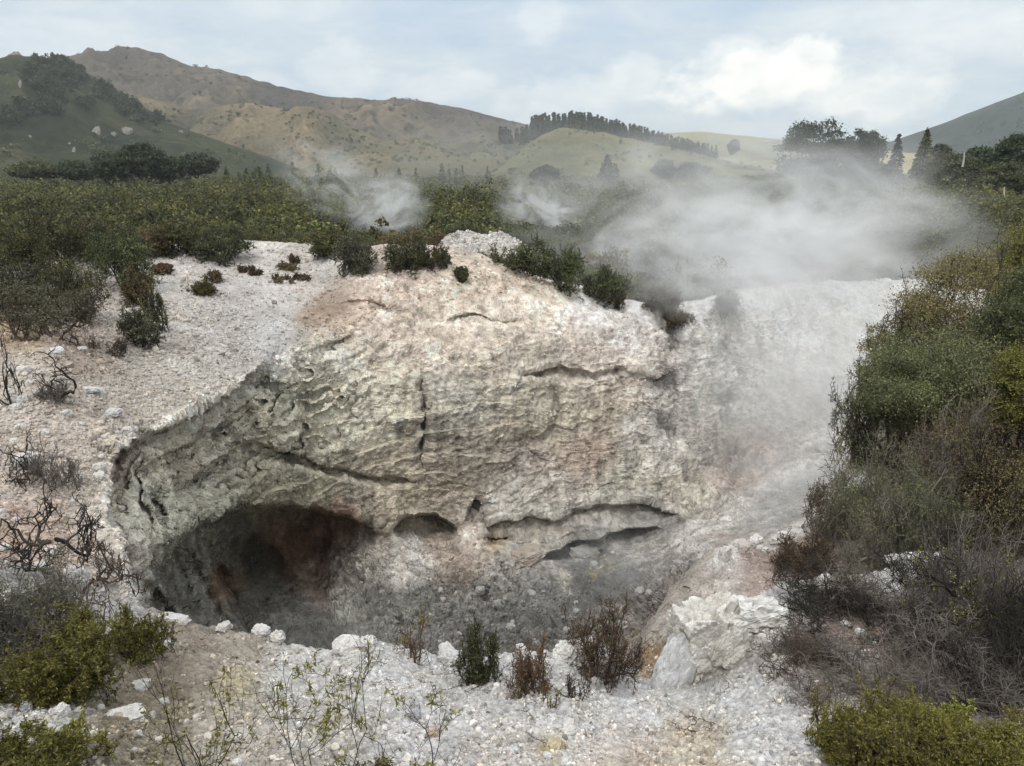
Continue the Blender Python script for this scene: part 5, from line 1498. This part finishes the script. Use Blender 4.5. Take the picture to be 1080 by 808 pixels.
rpx(C_, 30, 490, 26, 14, 'white flat rock under the twisted branch', W1, 76, ic=ICO4)
rpx(C_, 435, 596, 20, 12, 'bright white block in the rubble below the small cave', (.61, .585, .555), 77, ic=ICO4)
rpx(C_, 418, 590, 14, 9, 'pale block left of the bright white one in the rubble', W2, 78)
rpx(C_, 505, 628, 18, 16, 'dark grey boulder on the crater floor', (.19, .185, .175), 79, ic=ICO4)
rpx(C_, 615, 588, 34, 14, 'grey slab lying in the mouth of the long cave', (.30, .29, .27), 80, ic=ICO4)
rpx(C_, 553, 588, 44, 16, 'brown rock ledge below the long cave', (.36, .31, .26), 81, ic=ICO4)
# white outcrops on the dark green hill, far off
for k, (px, py, w_, h_, lb) in enumerate(((101,141,11,15,'largest white rock face on the dark green hill'),(119,142,7,6,'small white outcrop right of the largest rock face on the hill'),(134,140,15,12,'broad white outcrop at the right of the three rock faces on the hill'),(77,161,4,9,'narrow white scar below the rock faces on the dark green hill'),(74,152,3,4,'white speck of rock above the narrow scar on the hill'),(94,164,3,5,'white speck of rock right of the narrow scar on the hill'),(22,92,4,13,'tall white crag near the top left of the dark green hill'),(25,106,4,8,'white crag under the tall one on the dark green hill'),(33,144,4,4,'lone white rock low on the left of the dark green hill'),(191,140,6,4,'pale rock on the right flank of the dark green hill'))):
    b = hill_at(302, px, py)
    m_ = float(np.linalg.norm(b)) / FPX
    rock(b, (w_ * m_ * .7, w_ * m_ * .3, h_ * m_ * .85), lb, (.24, .225, .20), 900 + k, 'rock_outcrop', .3, 0.0, (-.5, 0), ICO4, None, .45)
# ordinary rocks in groups
def group_rocks(surf, n_, x0, x1, y0, y1, s0, s1, label, grp, c, test=None):
    src, k, tries = [], 0, 0
    while k < n_ and tries < 2000:
        tries += 1
        px, py = g.uniform(x0, x1), g.uniform(y0, y1)
        if test is not None and not test(px, py): continue
        w_ = g.uniform(s0, s1)
        if len(src) < 5:
            src.append(rpx(surf, px, py, w_, w_ * .7, label, c, 500 + int(px), group=grp))
        else:
            o = src[k % 5].copy(); col.objects.link(o)
            b = surf(px, py)
            o.location = (float(b[0]), float(b[1]), float(b[2]) + .01)
            o.rotation_euler = (g.uniform(-.3, .3), g.uniform(-.3, .3), g.uniform(0, 6.28))
            sc = float(g.uniform(.6, 1.2)); o.scale = (sc, sc, sc)
        k += 1
group_rocks(N_, 36, 230, 860, 715, 806, 6, 11, 'angular white stone in the gravel of the near rim, larger than the gravel round it', 'larger white stones in the near gravel', (.66, .645, .625), lambda x, y: y > np.interp(x, [l_[0] for l_ in LIP], [l_[1] for l_ in LIP]) + 14)
group_rocks(N_, 20, -20, 240, 735, 806, 8, 14, 'pale stone in the brown gravel at the bottom left', 'pale stones in the brown gravel', (.60, .57, .52))
group_rocks(C_, 46, -20, 230, 390, 600, 6, 15, 'angular pale rock lying on the left bank of the crater', 'angular rocks on the left bank', (.60, .57, .53), lambda x, y: sdf_poly(np.array([x]), np.array([y]), BANKPOLY)[0] > 12)
group_rocks(C_, 34, 400, 740, 590, 690, 6, 15, 'grey rock in the rubble of the crater floor', 'rocks on the crater floor', (.36, .345, .325))
group_rocks(N_, 24, 800, 980, 630, 700, 6, 12, 'white stone on the dark soil under the dead brush', 'white stones under the dead brush', (.64, .625, .61))
group_rocks(B_, 26, 745, 880, 536, 600, 8, 16, 'white crust stone along the broken edge of the right bank', 'white stones along the right bank edge', (.62, .595, .565), lambda x, y: 0 < y - np.interp(x, [l_[0] for l_ in LIP3], [l_[1] for l_ in LIP3]) < 9)
# dead pale stumps and bits of building between the far trees
def stump(px, py, D, w, h, lean, label):
    b = P(px, py, D)
    W_, H_ = w * D / FPX, h * D / FPX
    g_ = np.random.default_rng(int(px))
    t_ = np.linspace(0, 1, 9)[None, :, None]
    main = np.concatenate([t_ * lean * H_ + np.sin(t_ * 5) * .02 * H_, t_ * 0, t_ * H_], -1)
    v1, q1 = tubes(main, np.array([W_ * .5]), np.array([W_ * .28]), 8)
    st_ = np.array([main[0, 5], main[0, 7]])
    br = polylines(g_, st_, np.array([[.8, .2, .7], [-.7, .1, .8]]), np.array([.18, .12]) * H_, 4, .1, 0)
    v2, q2 = tubes(br, np.full(2, W_ * .2), np.full(2, W_ * .08), 5)
    o = link('dead_stump', mesh_from('dead_stump', np.concatenate([v1, v2]), np.concatenate([q1, q2 + len(v1)]), smooth=True), WOOD['pale'])
    o.location = tuple(float(c_) for c_ in b)
    tag(o, label, 'stump')
stump(943, 228, 84, 2.6, 17, .18, 'pale leaning dead stump at the edge of the steam')
stump(1058, 210, 80, 2.2, 12, -.05, 'short pale dead stump in the right hand trees')
stump(1015, 176, 100, 2.2, 14, .02, 'upright pale post like stump among the upper right trees')
def shed(px, py, D, w, h, dp, label, wallc, roofc, rz):
    W_, H_ = w * D / FPX, h * D / FPX
    b = P(px, py, D)
    root = empty('shed', tuple(float(c_) for c_ in b), rz)
    tag(root, label, 'shed')
    def solid(nm, c_):
        m_, n__ = newmat(nm)
        o_ = n__.new('ShaderNodeOutputMaterial'); p_ = n__.new('ShaderNodeBsdfPrincipled')
        p_.inputs['Roughness'].default_value = .6
        nz = n__.noise(4, 4, .6, n__.new('ShaderNodeTexCoord').outputs['Object'])
        n__.l(n__.mix(1.0, c_, n__.ramp(nz.outputs['Fac'], [(.3, .8), (.7, 1.05)]), 'MULTIPLY'), p_.inputs['Base Color'])
        n__.l(p_.outputs[0], o_.inputs['Surface'])
        return m_
    x, y, z, r = W_ / 2, dp / 2, H_ * .6, H_
    wv_ = [(-x, -y, -1), (x, -y, -1), (x, y, -1), (-x, y, -1), (-x, -y, z), (x, -y, z), (x, y, z), (-x, y, z), (-x, 0, r - .06), (x, 0, r - .06)]
    me = bpy.data.meshes.new('wall')
    me.from_pydata(wv_, [], [(0, 1, 5, 4), (2, 3, 7, 6), (1, 2, 6, 9, 5), (3, 0, 4, 8, 7), (0, 3, 2, 1)])
    link('wall', me, solid('painted shed boards', wallc), root)
    e = .3
    rv = []
    for dz in (0, .1):
        rv += [(-x - e, -y - e, z - .1 + dz), (x + e, -y - e, z - .1 + dz), (x + e, 0, r + dz), (-x - e, 0, r + dz), (x + e, y + e, z - .1 + dz), (-x - e, y + e, z - .1 + dz)]
    me = bpy.data.meshes.new('roof')
    me.from_pydata(rv, [], [(6, 7, 8, 9), (9, 8, 10, 11), (3, 2, 1, 0), (5, 4, 2, 3), (0, 1, 7, 6), (4, 5, 11, 10), (1, 2, 8, 7), (2, 4, 10, 8), (5, 3, 9, 11), (3, 0, 6, 9)])
    link('roof', me, solid('shed roof sheet', roofc), root)
    dv = [(-.45, -y - .03, -1), (.45, -y - .03, -1), (.45, -y - .03, z * .8), (-.45, -y - .03, z * .8), (-.45, -y + .02, -1), (.45, -y + .02, -1), (.45, -y + .02, z * .8), (-.45, -y + .02, z * .8)]
    me = bpy.data.meshes.new('door')
    me.from_pydata(dv, [], [(0, 1, 2, 3), (1, 5, 6, 2), (5, 4, 7, 6), (4, 0, 3, 7), (3, 2, 6, 7)])
    link('door', me, solid('dark shed door', (.08, .07, .06)), root)
shed(927, 186, 150, 14, 11, 3, 'small white shed half hidden between the dark trees and the conifer', (.75, .75, .74), (.7, .7, .7), .3)
shed(993, 223, 92, 16, 9, 3, 'low shed with a pale grey roof among the right hand scrub', (.3, .28, .25), (.55, .54, .54), -.2)
# ------------------------------------------------------------------ steam and haze
def steam_mat(name, dens, nscale, lo, hi, cx=(0, 0, 0), power=1.0, rise=0.0, colr=(.965, .97, .965), detail=5, zsoft=None):
    m, n = newmat(name)
    out = n.new('ShaderNodeOutputMaterial')
    pv = n.new('ShaderNodeVolumePrincipled')
    pv.inputs['Color'].default_value = (*colr, 1)
    pv.inputs['Density Attribute'].default_value = ''
    pv.inputs['Anisotropy'].default_value = 0.0
    tc = n.new('ShaderNodeTexCoord').outputs['Object']
    ln = n.new('ShaderNodeVectorMath'); ln.operation = 'LENGTH'
    n.l(tc, ln.inputs[0])
    fall = n.ramp(ln.outputs['Value'], [(.15, 1), (.97, 0)])
    mp = n.new('ShaderNodeMapping')
    mp.inputs['Scale'].default_value = nscale
    mp.inputs['Location'].default_value = cx
    n.l(tc, mp.inputs['Vector'])
    n1 = n.noise(1.0, 7, .6, mp.outputs[0], 1.5)
    f = n.math('MULTIPLY', n.ramp(n1.outputs['Fac'], [(lo, 0), (hi, 1)]), fall)
    if power != 1: f = n.math('POWER', f, power)
    n.l(n.math('MULTIPLY', f, dens), pv.inputs['Density'])
    n.l(pv.outputs[0], out.inputs['Volume'])
    return m
SV, SF = ico(3)
def steam(label, px, py, D, w, h, depth, mat, shear=(0, 0)):
    b = P(px, py, D)
    rx, rz_ = w * .5 * D / FPX, h * .5 * D / FPX
    o = link('steam', mesh_from('steam', SV * 1.0, tris=SF, smooth=True), mat)
    o.location = tuple(float(c_) for c_ in b)
    o.scale = (rx, depth * .5, rz_)
    o.rotation_euler = (0, shear[0], 0)
    tag(o, label, None, None, 'stuff')
    return o
steam('big bank of white steam drifting over the right half of the rim', 785, 258, 35, 580, 280, 18, steam_mat('steam bank', .62, (3.0, 2.0, 2.6), .40, .72, (3.1, 0, 1), 1.25))
steam('thicker steam in the middle of the bank', 780, 262, 34, 340, 160, 9, steam_mat('steam core', .75, (2.8, 2.0, 2.6), .41, .70, (1.2, 4, 1), 1.2))
steam('steam lifting off the rim above the wet gullies', 760, 300, 27, 230, 90, 5, steam_mat('rim steam', .8, (2.4, 1.6, 1.9), .36, .72, (4, 4, 7), 1.2))
steam('thin steam hanging down the right wall', 860, 430, 26, 380, 410, 7, steam_mat('wall steam', .72, (1.8, 1.5, 1.9), .32, .74, (5, 2, 7), 1.1))
steam('steam curling at the foot of the right wall', 840, 500, 21, 210, 180, 4, steam_mat('gully steam', .55, (1.9, 1.5, 1.9), .36, .74, (2, 8, 3), 1.1))
steam('steam plume rising behind the dome shrub', 410, 220, 50, 110, 84, 4, steam_mat('plume steam', 3.0, (1.7, 1.5, 1.9), .38, .74, (8, 1, 2), 1.4), (-.5, 0))
steam('wisps drifting left from the dome shrub plume', 350, 190, 54, 170, 90, 6, steam_mat('wisp steam', .7, (2.2, 1.5, 2.2), .42, .76, (9, 5, 2), 1.2), (.5, 0))
steam('steam plume rising behind the white mound', 572, 222, 52, 120, 80, 5, steam_mat('second plume', 2.0, (1.8, 1.5, 2.0), .40, .74, (4, 7, 2), 1.3), (.4, 0))
steam('faint steam lying on the crater floor', 650, 600, 17.5, 320, 150, 5, steam_mat('floor steam', .26, (2.2, 1.6, 1.8), .38, .75, (6, 3, 1), 1.1))
steam('faint steam in the left cave', 330, 660, 14, 180, 80, 3, steam_mat('cave steam', .16, (2.2, 1.6, 1.8), .36, .75, (2, 3, 9), 1.1))
steam('thin drifting steam over the middle of the plain', 600, 176, 120, 620, 150, 60, steam_mat('plain steam', .018, (2.6, 1.6, 1.6), .33, .74, (1, 6, 4), 1.1))
hz, n = newmat('haze')
out = n.new('ShaderNodeOutputMaterial')
pv = n.new('ShaderNodeVolumePrincipled')
pv.inputs['Color'].default_value = (.93, .97, 1.0, 1)
pv.inputs['Density'].default_value = HAZE
pv.inputs['Density Attribute'].default_value = ''
n.l(pv.outputs[0], out.inputs['Volume'])
X0, X1, Y0, Y1, Z0, Z1 = -2500, 2500, -260, 2760, -15.2, 225
hv = [(x, y, z) for z in (Z0, Z1) for y in (Y0, Y1) for x in (X0, X1)]
me = bpy.data.meshes.new('haze')
me.from_pydata(hv, [], [(0, 2, 3, 1), (4, 5, 7, 6), (0, 1, 5, 4), (2, 6, 7, 3), (0, 4, 6, 2), (1, 3, 7, 5)])
tag(link('haze', me, hz), 'thin pale haze lying over the whole valley', None, None, 'stuff')
# ------------------------------------------------------------------ sky, sun, camera, settings
def sky_dir(px, py):
    cy = (404.0 - py) / FPX
    v_ = np.array([(px - 540) / FPX, CT + cy * ST, -ST + cy * CT])
    return v_ / np.linalg.norm(v_)
SUN_EL, SUN_AZ = R(52), R(205)      # azimuth clockwise from the view direction: behind the lookout, a little to the left
w = bpy.data.worlds.new('World')
scene.world = w
w.use_nodes = True
w.node_tree.nodes.clear()
n = NT(w.node_tree)
wo = n.new('ShaderNodeOutputWorld')
sky = n.new('ShaderNodeTexSky')
sky.sky_type = 'NISHITA'
sky.sun_disc = False
sky.sun_elevation = SUN_EL
sky.sun_rotation = SUN_AZ
sky.air_density = 1.0
sky.dust_density = 1.5
b1 = n.new('ShaderNodeBackground')
b1.inputs['Strength'].default_value = 0.10
n.l(sky.outputs[0], b1.inputs['Color'])
tc = n.new('ShaderNodeTexCoord').outputs['Generated']
sx = n.new('ShaderNodeSeparateXYZ')
n.l(tc, sx.inputs[0])
zz = n.math('ADD', n.math('MAXIMUM', sx.outputs['Z'], 0.0), 0.22)
cb = n.new('ShaderNodeCombineXYZ')
n.l(n.math('DIVIDE', sx.outputs['X'], zz), cb.inputs['X'])
n.l(n.math('DIVIDE', sx.outputs['Y'], zz), cb.inputs['Y'])
n.l(n.math('MULTIPLY', sx.outputs['Z'], 2.0), cb.inputs['Z'])
c1 = n.noise(1.25, 7, .55, cb.outputs[0], .25)
c2 = n.noise(3.4, 7, .6, cb.outputs[0], .4)
mp3 = n.new('ShaderNodeMapping')
mp3.inputs['Scale'].default_value = (1, 1, 1.6)
n.l(tc, mp3.inputs['Vector'])
c3 = n.noise(11.0, 7, .6, mp3.outputs[0])
c4 = n.noise(26.0, 5, .6, mp3.outputs[0])
cover = n.math('ADD', n.math('MULTIPLY', c1.outputs['Fac'], .65), n.math('MULTIPLY', c2.outputs['Fac'], .35))
deck = n.ramp(cover, [(.36, (.46, .59, .74)), (.46, (.55, .66, .77)), (.55, (.65, .735, .80)), (.66, (.80, .85, .87))])
# sunlit cumulus heads: direction, angular size across and up, strength
cum = None
for px_, py_, rx, rz, k in ((800,92,.075,.030,1.0),(846,74,.030,.036,.9),(775,66,.03,.022,.5),(940,98,.050,.030,.55),(970,82,.03,.03,.35),(885,105,.05,.02,.6),(590,100,.07,.022,.40),(665,80,.03,.02,.42),(480,92,.06,.015,.28),(350,75,.04,.022,.30),(60,40,.07,.02,.25),(290,88,.03,.012,.25),(575,15,.03,.03,.25),(1040,25,.09,.03,.22)):
    d = sky_dir(px_, py_)
    right = np.array([d[1], -d[0], 0]); right /= np.linalg.norm(right)
    up = np.cross(right, d)
    def dot(vec, off):
        nd = n.new('ShaderNodeVectorMath')
        nd.operation = 'DOT_PRODUCT'
        n.l(off, nd.inputs[0])
        nd.inputs[1].default_value = tuple(vec)
        return nd.outputs['Value']
    a_ = n.math('DIVIDE', dot(right, tc), float(rx))
    b_ = n.math('DIVIDE', n.math('SUBTRACT', dot(up, tc), float(0)), float(rz))
    # puffy, noise-broken edge
    r2 = n.math('ADD', n.math('MULTIPLY', a_, a_), n.math('MULTIPLY', b_, b_))
    r_ = n.math('SQRT', r2)
    f = n.math('SUBTRACT', 1.0, n.math('MULTIPLY', r_, .55))
    f = n.math('ADD', f, n.math('MULTIPLY', n.math('SUBTRACT', c3.outputs['Fac'], .5), 2.1))
    f = n.math('MULTIPLY', n.math('MULTIPLY', n.ramp(f, [(.22, 0), (.62, 1)]), k), n.math('GREATER_THAN', dot(d, tc), 0.5))
    cum = f if cum is None else n.math('MAXIMUM', cum, f)
cum = n.math('MULTIPLY', cum, 1.0, True)
bright = n.mix(n.ramp(c4.outputs['Fac'], [(.35, 0), (.62, 1)]), (.98, .99, .96), (1.22, 1.19, 1.11))
skyc = n.mix(cum, deck, bright)
b2 = n.new('ShaderNodeBackground')
zc_ = n.math('MAXIMUM', sx.outputs['Z'], 0.0)
n.l(n.math('ADD', n.math('MULTIPLY', n.math('MULTIPLY', zc_, zc_), 2.3), 1.06), b2.inputs['Strength'])   # an overcast sky is brighter towards the zenith
skyc = n.mix(n.ramp(zc_, [(.22, 0), (.55, 1)]), skyc, n.mix(c1.outputs['Fac'], (.60, .625, .64), (.78, .795, .80)))     # the deck overhead is plain white-grey cloud
n.l(skyc, b2.inputs['Color'])
ms = n.new('ShaderNodeMixShader')
ms.inputs[0].default_value = .86
n.l(b1.outputs[0], ms.inputs[1])
n.l(b2.outputs[0], ms.inputs[2])
n.l(ms.outputs[0], wo.inputs['Surface'])

sl = bpy.data.lights.new('sun', 'SUN')
sl.energy = 1.45
sl.angle = R(14)
sl.color = (1, .955, .90)
so = bpy.data.objects.new('sun', sl)
col.objects.link(so)
from mathutils import Vector
sd = Vector((math.sin(SUN_AZ) * math.cos(SUN_EL), math.cos(SUN_AZ) * math.cos(SUN_EL), math.sin(SUN_EL)))
so.rotation_euler = sd.to_track_quat('Z', 'Y').to_euler()

cam = bpy.data.cameras.new('camera')
cam.sensor_fit = 'HORIZONTAL'
cam.sensor_width = 36.0
cam.lens = 36.0 * FPX / 1080.0
cam.clip_start = .05
cam.clip_end = 20000
co = bpy.data.objects.new('camera', cam)
col.objects.link(co)
co.location = (0, 0, 0)
co.rotation_euler = (PI / 2 - PITCH, 0, 0)
scene.camera = co

scene.view_settings.view_transform = 'Standard'
scene.view_settings.look = 'None'
scene.view_settings.exposure = 0
scene.view_settings.gamma = 1
scene.render.engine = 'CYCLES'
cy_ = scene.cycles
cy_.use_denoising = True
try: cy_.denoiser = 'OPENIMAGEDENOISE'
except Exception: pass
cy_.use_adaptive_sampling = True
cy_.adaptive_threshold = .02
cy_.max_bounces = 5
cy_.diffuse_bounces = 3
cy_.glossy_bounces = 1
cy_.transmission_bounces = 3
cy_.transparent_max_bounces = 8
cy_.volume_bounces = 2
cy_.volume_step_rate = 2.0
cy_.volume_max_steps = 96
cy_.caustics_reflective = False
cy_.caustics_refractive = False
